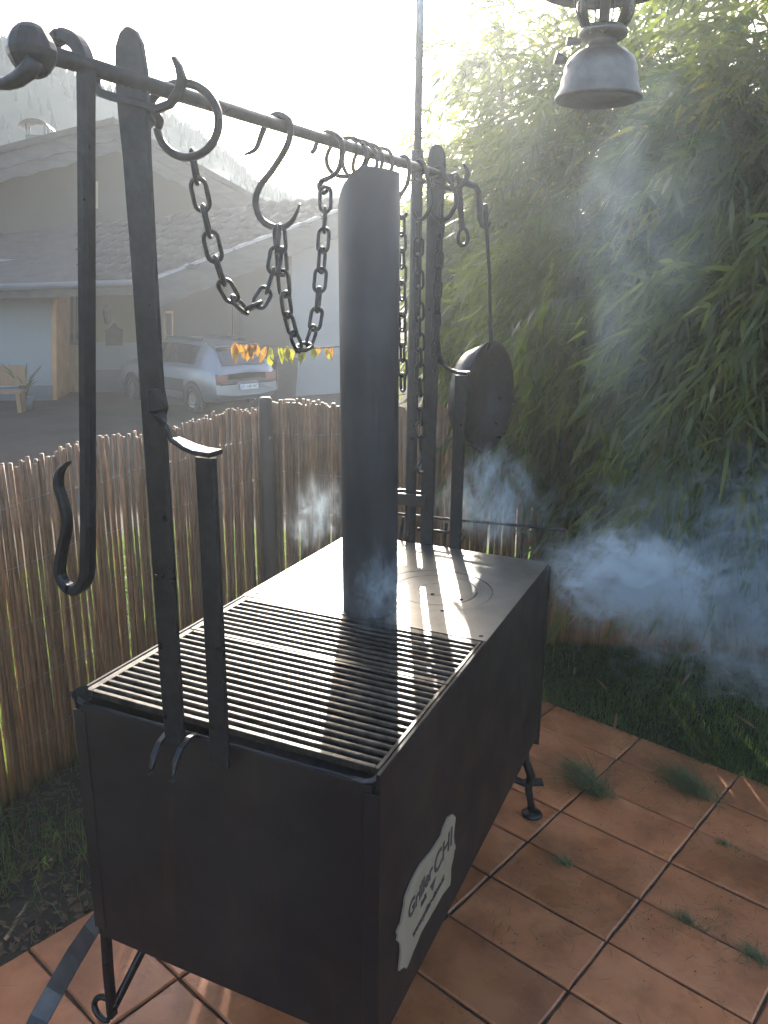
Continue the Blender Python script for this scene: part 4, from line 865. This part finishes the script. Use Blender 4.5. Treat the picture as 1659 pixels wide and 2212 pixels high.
# slotted rests that carry the rod on the posts, with their upturned horns
for yp, nm in ((-.040, 'rod_rest'), (GD+.006, 'rod_rest')):
    b = MB(); o0 = np.array([0, yp+.045, rz(yp)-rz(-.045)])
    rp_ = [aty(x, y, -.047)+o0 for x, y in ((207, 152), (201, 178), (210, 198), (236, 207), (290, 221), (335, 234), (362, 224), (382, 196), (388, 168), (381, 142), (371, 123))]
    b.tube(rp_, 0, flat=([.012]*7+[.015, .014, .010, .006], .010, (0, 1, 0))); gpart(nm, b, 'forged')
def hook(name, label, pts, rad, cat='hook', group=None, y=None, n=10, sub=6, m='forged', plane='y', xx=None):
    P = np.array([aty(a, c, y) for a, c in pts]) if plane == 'y' else np.array(pts, float)
    # smooth curve through the points (Catmull-Rom)
    Q = []; R_ = []
    rad = np.broadcast_to(np.array(rad, float), (len(P),))
    for i in range(len(P)-1):
        p0, p1, p2, p3 = P[max(i-1, 0)], P[i], P[i+1], P[min(i+2, len(P)-1)]
        for k in range(sub):
            t = k/sub; Q.append(.5*((2*p1)+(-p0+p2)*t+(2*p0-5*p1+4*p2-p3)*t*t+(-p0+3*p1-3*p2+p3)*t**3)); R_.append(rad[i]+(rad[i+1]-rad[i])*t)
    Q.append(P[-1]); R_.append(rad[-1]); b = MB(); b.tube(Q, R_, n)
    return solo(name, b, M[m], label, cat, Q[0], group)
# big ring with scrolled end
ry = .060; rc = np.array([RX+.002, ry, rz(ry)-.036])
pts = [(rc[0]+.0635*math.cos(a), ry+.012*math.sin(a*.5)-.006, rc[2]+.0505*math.sin(a)) for a in np.radians(np.arange(186, 548, 15))]
sc_ = [(rc[0]-.062, ry-.008, rc[2]+.004), (rc[0]-.050, ry-.012, rc[2]+.010), (rc[0]-.043, ry-.012, rc[2]+.002), (rc[0]-.047, ry-.012, rc[2]-.008)]
hook('ring_hook', 'large round hook ring with a scroll, nearest on the rod', pts+[tuple(q) for q in sc_], [.0065]*len(pts)+[.007, .0075, .0075, .006], plane='w', sub=3)
hook('s_hook', 'big S hook with a flared tip holding the middle of the chain', [(528, 334), (552, 322), (566, 288), (580, 258), (603, 248), (626, 265), (622, 310), (590, 365), (560, 405), (552, 440), (566, 476), (600, 492), (630, 478), (648, 440)], [.002, .0045, .0055, .006, .0062, .0062, .0062, .006, .0062, .0065, .0065, .0065, .005, .002], y=.345)
hook('s_hook', 'small S hook holding the far end of the chain beside the pipe', [(672, 330), (680, 322), (686, 300), (697, 288), (718, 288), (737, 305), (738, 340), (730, 368), (715, 382), (697, 390), (690, 402), (697, 416), (706, 412), (707, 400)], [.0045, .005, .005, .0055, .0055, .0055, .0055, .0055, .005, .005, .005, .005, .004, .002], y=.53)
for i, (yy, tilt, tw_) in enumerate(((.600, .35, .012), (.665, .12, -.006), (.705, -.2, .006), (.765, -.3, .012))):
    r_ = .040; c = np.array([RX+.003, yy, rz(yy)-r_+.0165]); b = MB()
    b.tube([c+np.array([r_*math.cos(a), r_*math.cos(a)*tilt+tw_*math.sin(a), r_*math.sin(a)]) for a in np.linspace(0, 2*math.pi, 36, endpoint=False)], .0045, 8, closed=True)
    solo('iron_ring', b, M['forged'], ('first', 'second', 'third', 'fourth')[i]+' small iron ring from the left hanging on the rod', 'ring', c, 'iron rings on the rod')
# long J shaped poker hanging at the near end
jp = [(120, 118), (116, 92), (135, 78), (165, 92), (184, 135), (186, 200), (187, 500), (189, 900), (190, 1180), (186, 1245), (168, 1272), (146, 1268), (130, 1238), (134, 1190), (145, 1130), (136, 1080), (126, 1045), (132, 1015), (150, 998)]
P = np.array([aty(x, y, -.14-(0.0 if i > 6 else .004)) for i, (x, y) in enumerate(jp)]); Q = []
for i in range(len(P)-1):
    p0, p1, p2, p3 = P[max(i-1, 0)], P[i], P[i+1], P[min(i+2, len(P)-1)]
    for k in range(4): t = k/4; Q.append(.5*((2*p1)+(-p0+p2)*t+(2*p0-5*p1+4*p2-p3)*t*t+(-p0+3*p1-3*p2+p3)*t**3))
Q.append(P[-1]); Q = np.array(Q); s_ = np.linspace(0, 1, len(Q))
b = MB(); wj = np.interp(s_, [0, .1, .25, .3, .48, .52, .7, .9, 1], [.018, .024, .027, .026, .027, .025, .020, .016, .004])
b.tube(Q, 0, flat=(wj*.55+.008, wj*.75, (1, 0, .01)))
solo('poker_hook', b, M['forged'], 'long J shaped poker hook hanging left of the front post', 'hook', Q[20])
# chains
def link_mesh():
    b = MB(); pts = []; R0, S0 = .0122, .0122
    for a in np.linspace(0, math.pi, 9): pts.append((R0*math.cos(a), 0, S0+R0*math.sin(a)))
    for a in np.linspace(math.pi, 2*math.pi, 9): pts.append((R0*math.cos(a), 0, -S0+R0*math.sin(a)))
    b.tube(pts, .0040, 8, closed=True); return b.mesh('chain_link')
CL = link_mesh(); CL.materials.append(M['chain']); PITCH_ = .0405
def chain(label, path, scale=1., group='chains on the rod', twist0=.5):
    P = np.array(path, float); Q = []
    for i in range(len(P)-1):
        p0, p1, p2, p3 = P[max(i-1, 0)], P[i], P[i+1], P[min(i+2, len(P)-1)]
        for k in range(12): t = k/12; Q.append(.5*((2*p1)+(-p0+p2)*t+(2*p0-5*p1+4*p2-p3)*t*t+(-p0+3*p1-3*p2+p3)*t**3))
    Q.append(P[-1]); Q = np.array(Q); S = np.concatenate([[0], np.cumsum(np.linalg.norm(np.diff(Q, axis=0), axis=1))]); pit = PITCH_*scale
    n = max(1, round(S[-1]/pit)); t = thing('chain', label, 'chain', P[0], group)
    for i in range(n):
        a, c = (np.array([np.interp(s*S[-1]/n, S, Q[:, k]) for k in range(3)]) for s in (i, i+1)); m = (a+c)/2; d = Vector(c-a).normalized()
        o = link('chain_link', CL, None, t, Vector(m)-Vector(P[0])); rot = d.to_track_quat('Z', 'Y').to_matrix() @ Matrix.Rotation(twist0+(math.pi/2 if i % 2 else 0)+random.uniform(-.25, .25), 3, 'Z'); o.rotation_euler = rot.to_euler(); f = scale*np.linalg.norm(c-a)/pit; o.scale = (scale*.98, scale*.98, f)
cx = RX
chain('near loop of dark chain sagging between the large ring and the big S hook', [atx(x, y, cx) for x, y in ((415, 330), (425, 385), (438, 445), (460, 535), (478, 600), (510, 655), (545, 668), (578, 625), (594, 560), (602, 492))], twist0=.9)
chain('second loop of dark chain sagging between the big S hook and the pipe', [atx(x, y, cx) for x, y in ((603, 492), (610, 580), (620, 670), (638, 735), (657, 758), (680, 705), (690, 620), (697, 540), (702, 470), (703, 408))], twist0=.2)
for (xa, ya, xb, yb, yrod, lab) in ((867, 470, 870, 842, .915, 'chain hanging straight right beside the pipe, leftmost of three'), (903, 480, 909, 975, 1.03, 'longest straight chain hanging behind the pole, ending in a hook'), (952, 445, 938, 800, 1.17, 'straight chain hanging in front of the bamboo right of the rear post')):
    a = atx(xa, ya, cx); c = atx(xb, yb, cx); chain(lab, [a, a*.66+c*.34, a*.33+c*.67, c], twist0=random.uniform(.3, .9))
def yrod(px): return atx(px, 350+(px-870)*.4, cx)[1]
ya = atx(868, 470, cx)[1]
hook('s_hook', 'flat hook carrying the leftmost straight chain beside the pipe', [(RX-.012, ya, rz(ya)-.01), (RX-.008, ya, rz(ya)+.012), (RX+.010, ya, rz(ya)+.013), (RX+.018, ya, rz(ya)-.01), (RX+.012, ya, rz(ya)-.05), (RX-.012, ya, rz(ya)-.085), (RX-.014, ya, rz(ya)-.115), (RX+.002, ya, rz(ya)-.128), (RX+.014, ya, rz(ya)-.115)], .005, plane='w')
ya = atx(903, 470, cx)[1]
hook('s_hook', 'half round hook between the pole and the rear post', [(RX-.016, ya, rz(ya)-.03), (RX-.013, ya, rz(ya)+.008), (RX+.003, ya, rz(ya)+.0165), (RX+.016, ya, rz(ya)+.002), (RX+.03, ya, rz(ya)-.045), (RX+.036, ya, rz(ya)-.085), (RX+.02, ya, rz(ya)-.118), (RX-.002, ya, rz(ya)-.125), (RX-.014, ya, rz(ya)-.108)], .006, plane='w')
ya = atx(945, 420, cx)[1]
hook('s_hook', 'open round hook hanging just behind the rear post', [(RX-.016, ya, rz(ya)-.03), (RX-.013, ya, rz(ya)+.008), (RX+.003, ya, rz(ya)+.0165), (RX+.016, ya, rz(ya)+.002), (RX+.045, ya, rz(ya)-.035), (RX+.055, ya, rz(ya)-.075), (RX+.035, ya, rz(ya)-.112), (RX+.005, ya, rz(ya)-.118), (RX-.014, ya, rz(ya)-.098)], .0062, plane='w')
b = MB(); hp = [atx(x, y, cx) for x, y in ((909, 972), (912, 985), (907, 1000), (899, 1010), (905, 1022), (914, 1018))]; b.tube(hp, [.004, .0045, .005, .005, .0045, .002], 8); solo('chain_hook', b, M['chain'], 'small hook at the lower end of the longest straight chain', 'hook', hp[0])
# flat forged bar with an eye
ya = atx(985, 395, cx)[1]; e = [atx(x, y, cx) for x, y in ((972, 392), (968, 378), (976, 376), (984, 395), (984, 430), (988, 470), (990, 497))]
bt = thing('eye_bar', 'flat forged bar with a round eye hanging near the far end of the rod', 'tool', e[0])
b = MB(); b.tube([(p[0]+.012, p[1], p[2]) for p in e], 0, flat=([.008, .010, .012, .018, .026, .020, .024], .006, (0.9, -.4, 0))); part('bar', b, M['forged'], bt)
c = atx(992, 512, cx)+np.array([.012, 0, 0]); b = MB(); rv = np.array([.4, .9, 0]); rv /= np.linalg.norm(rv); b.tube([c+rv*.021*math.cos(a)+np.array([0, 0, .024*math.sin(a)]) for a in np.linspace(0, 6.283, 28, endpoint=False)], .0062, 8, closed=True); part('eye', b, M['forged'], bt)
# ---- pan with long handle, opening towards +x
pc = np.array([.330, 1.615, 1.245]); pan = thing('long_handled_pan', 'dark deep pan hanging by its long handle from the rod end', 'pan', (pc[0], pc[1], pc[2]+.6))
AX = np.array([[0, 0, 1.0], [0, 1.0, 0], [-1.0, 0, 0]]).T; tl = math.radians(-7); ct, s_t = math.cos(tl), math.sin(tl)
th = math.radians(-9); Rz_ = np.array([[math.cos(th), -math.sin(th), 0], [math.sin(th), math.cos(th), 0], [0, 0, 1]]); AXp = Rz_@np.array([[0, 0, 1.0], [0, 1.0, 0], [-1, 0, 0]]).T
AXp = np.column_stack([Rz_@np.array([0, 0, 1.]), Rz_@np.array([0, 1., 0]), Rz_@np.array([1., 0, 0])])
b = MB(); b.lathe([(0, -.092), (.118, -.090), (.150, -.076), (.186, .0), (.189, .0), (.191, -.002), (.156, -.080), (.121, -.0945), (0, -.096)], pc, 56, AXp); part('bowl', b, M['forged'], pan)
b = MB(); top = atx(1048, 440, .325); hb = pc+np.array([-.004, -.012, .187]); b.tube([top, top+(hb-top)*.08, top+(hb-top)*.14, top+(hb-top)*.5+np.array([.003, .006, 0]), top+(hb-top)*.85, hb, hb+np.array([-.012, .0, -.03])], [.008, .0095, .0062, .0056, .0062, .008, .008], 8); part('handle', b, M['forged'], pan)

# ---- lantern pole and lantern
px_, py_ = .203, 1.221
pole = thing('lantern_pole', 'slim upright metal pole rising behind the rod out of the picture', 'pole', (px_, py_, 0))
b = MB(); b.tube([(px_, py_, 0.0), (px_, py_, 1.0), (px_-.001, py_, 1.972), (px_-.001, py_, 1.976)], [.0175, .0175, .0175, .0160], 16); part('sleeve', b, M['forged'], pole)
b = MB(); b.tube([(px_-.001, py_, 1.97), (px_-.004, py_, 2.72)], .0112, 14); part('upper_tube', b, M['pole'], pole)
LC = atd(1292, 218, 1.76); la = (float(LC[0]), float(LC[1]))
b = MB(); b.tube([(px_-.004, py_, 2.66), (px_+.1, py_-.1, 2.71), (la[0], la[1], 2.72), (la[0]+.06, la[1]-.055, 2.71)], .009, 10); part('arm', b, M['pole'], pole)
lz = float(LC[2]); lan = thing('pressure_lantern', 'tarnished pressure lantern with glass globe hanging at the top right', 'lantern', (la[0], la[1], lz))
def lp(name, prof, m, n=40, cap=False): b = MB(); b.lathe(prof, (la[0], la[1], lz), n, cap=cap); return part(name, b, M[m], lan)
lp('tank', [(0, .010), (.060, .008), (.074, 0), (.0815, .002), (.082, .006), (.074, .020), (.0715, .030), (.072, .036), (.068, .046), (.0675, .056), (.060, .071), (.046, .083), (.030, .090), (.026, .098), (.026, .104)], 'lantern')
lp('collar', [(.026, .102), (.040, .106), (.045, .112), (.045, .118), (.038, .124), (.030, .126)], 'lantern')
b = MB(); b.tube([(la[0]-.062, la[1]-.022, lz+.070), (la[0]-.080, la[1]-.030, lz+.074)], [.008, .011], 12); part('pump_knob', b, M['lantern'], lan)
b = MB(); b.tube([(la[0]-.038, la[1]-.015, lz+.100), (la[0]-.062, la[1]-.024, lz+.102)], [.006, .008], 10); part('valve_knob', b, M['lantern'], lan)
lp('globe', [(.036, .124), (.044, .130), (.050, .147), (.052, .165), (.052, .195), (.050, .205)], 'lglass')
lp('burner_tube', [(.0, .12), (.010, .12), (.010, .17), (.016, .18), (.012, .200), (0, .205)], 'enamel', 16)
for k in range(4):
    a = k*math.pi/2+.5; c, s = math.cos(a), math.sin(a)
    b = MB(); b.tube([(la[0]+r_*c, la[1]+r_*s, lz+z) for r_, z in ((.036, .118), (.050, .138), (.0565, .160), (.0565, .190), (.050, .206))], .0016, 6); part('guard_wire', b, M['enamel'], lan)
b = MB(); b.tube([(la[0]+.0572*math.cos(a), la[1]+.0572*math.sin(a), lz+.172) for a in np.linspace(0, 6.283, 36, endpoint=False)], .0014, 6, closed=True); part('guard_ring', b, M['enamel'], lan)
lp('hood', [(.030, .206), (.060, .203), (.105, .197), (.126, .192), (.127, .195), (.118, .204), (.075, .225), (.055, .255), (.05, .300), (.03, .325), (0, .33)], 'enamel')
b = MB(); b.tube([(la[0]-.05, la[1], lz+.29), (la[0]-.05, la[1], lz+.40), (la[0]-.02, la[1], lz+.455), (la[0], la[1], lz+.465), (la[0]+.02, la[1], lz+.455), (la[0]+.05, la[1], lz+.40), (la[0]+.05, la[1], lz+.29)], .002, 6); part('bail', b, M['pole'], lan)
b = MB(); b.tube([(la[0], la[1], 2.715), (la[0]+.012, la[1], 2.6), (la[0]+.008, la[1], lz+.48), (la[0], la[1], lz+.462), (la[0]-.008, la[1], lz+.475)], .003, 8); solo('lantern_hook', b, M['pole'], 'long wire hook between the pole arm and the lantern above the picture', 'hook', (la[0], la[1], 2.715))

# ================================================================== SMOKE AND HAZE
def smoke(name, label, c, rad, rotz, dens, nscale, thr, seed, stretch=(1, 1, 1), step=.14, soft=1.0, g=.15, tiltx=0., color=(.78, .91, 1.0), ridge=True):
    m = bpy.data.materials.new(name); m.use_nodes = True; n = m.node_tree; n.nodes.clear(); L = n.links
    out = n.nodes.new('ShaderNodeOutputMaterial'); pv = n.nodes.new('ShaderNodeVolumePrincipled'); L.new(pv.outputs[0], out.inputs['Volume'])
    pv.inputs['Color'].default_value = (*color, 1); pv.inputs['Anisotropy'].default_value = g
    tc = n.nodes.new('ShaderNodeTexCoord')
    ln = n.nodes.new('ShaderNodeVectorMath'); ln.operation = 'LENGTH'; L.new(tc.outputs['Object'], ln.inputs[0])
    fo = n.nodes.new('ShaderNodeMapRange'); fo.interpolation_type = 'SMOOTHSTEP'; fo.inputs['From Min'].default_value = 1.0; fo.inputs['From Max'].default_value = 1.0-soft; L.new(ln.outputs['Value'], fo.inputs[0])
    mp = n.nodes.new('ShaderNodeMapping'); mp.inputs['Scale'].default_value = tuple(np.array(rad)*np.array(stretch)); mp.inputs['Location'].default_value = (seed*3.1, seed*1.7, seed*.9); L.new(tc.outputs['Object'], mp.inputs[0])
    nz = n.nodes.new('ShaderNodeTexNoise'); nz.inputs['Scale'].default_value = nscale; nz.inputs['Detail'].default_value = 4.0 if seed < 3 else 3.0; nz.inputs['Roughness'].default_value = .66; nz.inputs['Distortion'].default_value = 2.2; L.new(mp.outputs[0], nz.inputs['Vector'])
    ad = n.nodes.new('ShaderNodeMath'); ad.operation = 'MULTIPLY_ADD'; L.new(fo.outputs[0], ad.inputs[0]); ad.inputs[1].default_value = .24; L.new(nz.outputs['Fac'], ad.inputs[2])
    sh = n.nodes.new('ShaderNodeMapRange'); sh.inputs['From Min'].default_value = thr; sh.inputs['From Max'].default_value = thr+.30; L.new(ad.outputs[0], sh.inputs[0])
    pw = n.nodes.new('ShaderNodeMath'); pw.operation = 'POWER'; L.new(sh.outputs[0], pw.inputs[0]); pw.inputs[1].default_value = 1.6
    src = pw.outputs[0]
    if ridge:
        n2 = n.nodes.new('ShaderNodeTexNoise'); n2.inputs['Scale'].default_value = nscale*1.9; n2.inputs['Detail'].default_value = 2.0; n2.inputs['Distortion'].default_value = 2.8; L.new(mp.outputs[0], n2.inputs['Vector'])
        sb = n.nodes.new('ShaderNodeMath'); sb.operation = 'SUBTRACT'; L.new(n2.outputs['Fac'], sb.inputs[0]); sb.inputs[1].default_value = .5
        ab = n.nodes.new('ShaderNodeMath'); ab.operation = 'ABSOLUTE'; L.new(sb.outputs[0], ab.inputs[0])
        rr = n.nodes.new('ShaderNodeMapRange'); rr.interpolation_type = 'SMOOTHSTEP'; rr.inputs['From Min'].default_value = 0; rr.inputs['From Max'].default_value = .13; rr.inputs['To Min'].default_value = 2.4; rr.inputs['To Max'].default_value = .35; L.new(ab.outputs[0], rr.inputs[0])
        mm = n.nodes.new('ShaderNodeMath'); mm.operation = 'MULTIPLY'; L.new(src, mm.inputs[0]); L.new(rr.outputs[0], mm.inputs[1]); src = mm.outputs[0]
    mu = n.nodes.new('ShaderNodeMath'); mu.operation = 'MULTIPLY'; L.new(src, mu.inputs[0]); L.new(fo.outputs[0], mu.inputs[1])
    m2 = n.nodes.new('ShaderNodeMath'); m2.operation = 'MULTIPLY'; L.new(mu.outputs[0], m2.inputs[0]); m2.inputs[1].default_value = dens; L.new(m2.outputs[0], pv.inputs['Density'])
    try: m.cycles.volume_step_rate = step
    except Exception: pass
    b = MB(); b.lathe([(0, -1), (.38, -.92), (.71, -.71), (.92, -.38), (1, 0), (.92, .38), (.71, .71), (.38, .92), (0, 1)], (0, 0, 0), 16)
    me = b.mesh(name); o = link(name, me, m, None, c); o.scale = rad; o.rotation_euler = (tiltx, 0, rotz); o['kind'] = 'stuff'; return tag(o, label, 'smoke')
SMOKE = True
if SMOKE:
    smoke('smoke', 'billowing blue grey smoke drifting right from the grill over the lawn', (1.34, 1.56, .76), (1.0, .40, .58), .20, 8.0, 4.6, .56, 1, (1, 1, 1.15), step=.26, soft=.75)
    smoke('smoke', 'thick white curl of smoke leaving the right side of the grill', (.90, 1.20, .81), (.42, .24, .21), .25, 17, 6.5, .55, 2, (1, 1, 1.5), step=.28, soft=.8)
    smoke('smoke', 'thin smoke wisps rising behind the cooking plate', (.45, 1.27, .97), (.26, .08, .24), 0, 14, 11.0, .56, 3, (1, 1, .5), step=.25, soft=.8)
    smoke('smoke', 'small smoke wisp at the left edge of the cooking plate', (-.02, 1.02, .94), (.07, .28, .22), 0, 5, 12.0, .60, 4, (1, 1, .5), step=.25, soft=.8)
    smoke('smoke', 'faint smoke around the foot of the stove pipe', (.42, .55, .91), (.14, .10, .17), 0, 9.0, 11.0, .56, 5, (1, 1, .6), step=.3, soft=.9)
    smoke('smoke', 'thin blue smoke column rising towards the lantern', (.86, 1.00, 1.66), (.30, .24, .68), 0, 1.8, 3.0, .52, 6, (1, 1, .6), step=.6, tiltx=.12, ridge=False)
b = MB(); b.box((-1.6, -1.9, -.4), (3.6, 4.3, 3.3)); vz = bpy.data.materials.new('smoke_glare_veil'); vz.use_nodes = True; n = vz.node_tree; n.nodes.clear()  # even volume added round yard and camera to lift dark tones, like glare
o_ = n.nodes.new('ShaderNodeOutputMaterial'); pv = n.nodes.new('ShaderNodeVolumePrincipled'); pv.inputs['Density'].default_value = .0085; pv.inputs['Color'].default_value = (.84, .90, .98, 1); pv.inputs['Anisotropy'].default_value = .72
n.links.new(pv.outputs[0], o_.inputs['Volume'])
vo = link('smoke_glare_veil', b.mesh('smoke_glare_veil'), vz); vo['kind'] = 'stuff'; tag(vo, 'thin even smoke veil added through the whole yard to lift its dark tones', 'smoke')
HAZE = .00018
b = MB(); b.box((-900, -210, -2.5), (900, 1000, 150)); hz = bpy.data.materials.new('haze'); hz.use_nodes = True; n = hz.node_tree; n.nodes.clear()
o_ = n.nodes.new('ShaderNodeOutputMaterial'); pv = n.nodes.new('ShaderNodeVolumePrincipled'); pv.inputs['Density'].default_value = HAZE; pv.inputs['Color'].default_value = (.74, .86, 1.0, 1); pv.inputs['Anisotropy'].default_value = .7
n.links.new(pv.outputs[0], o_.inputs['Volume'])
ho = link('haze', b.mesh('haze'), hz); ho['kind'] = 'stuff'; tag(ho, 'pale morning haze lying over the whole valley', 'haze')
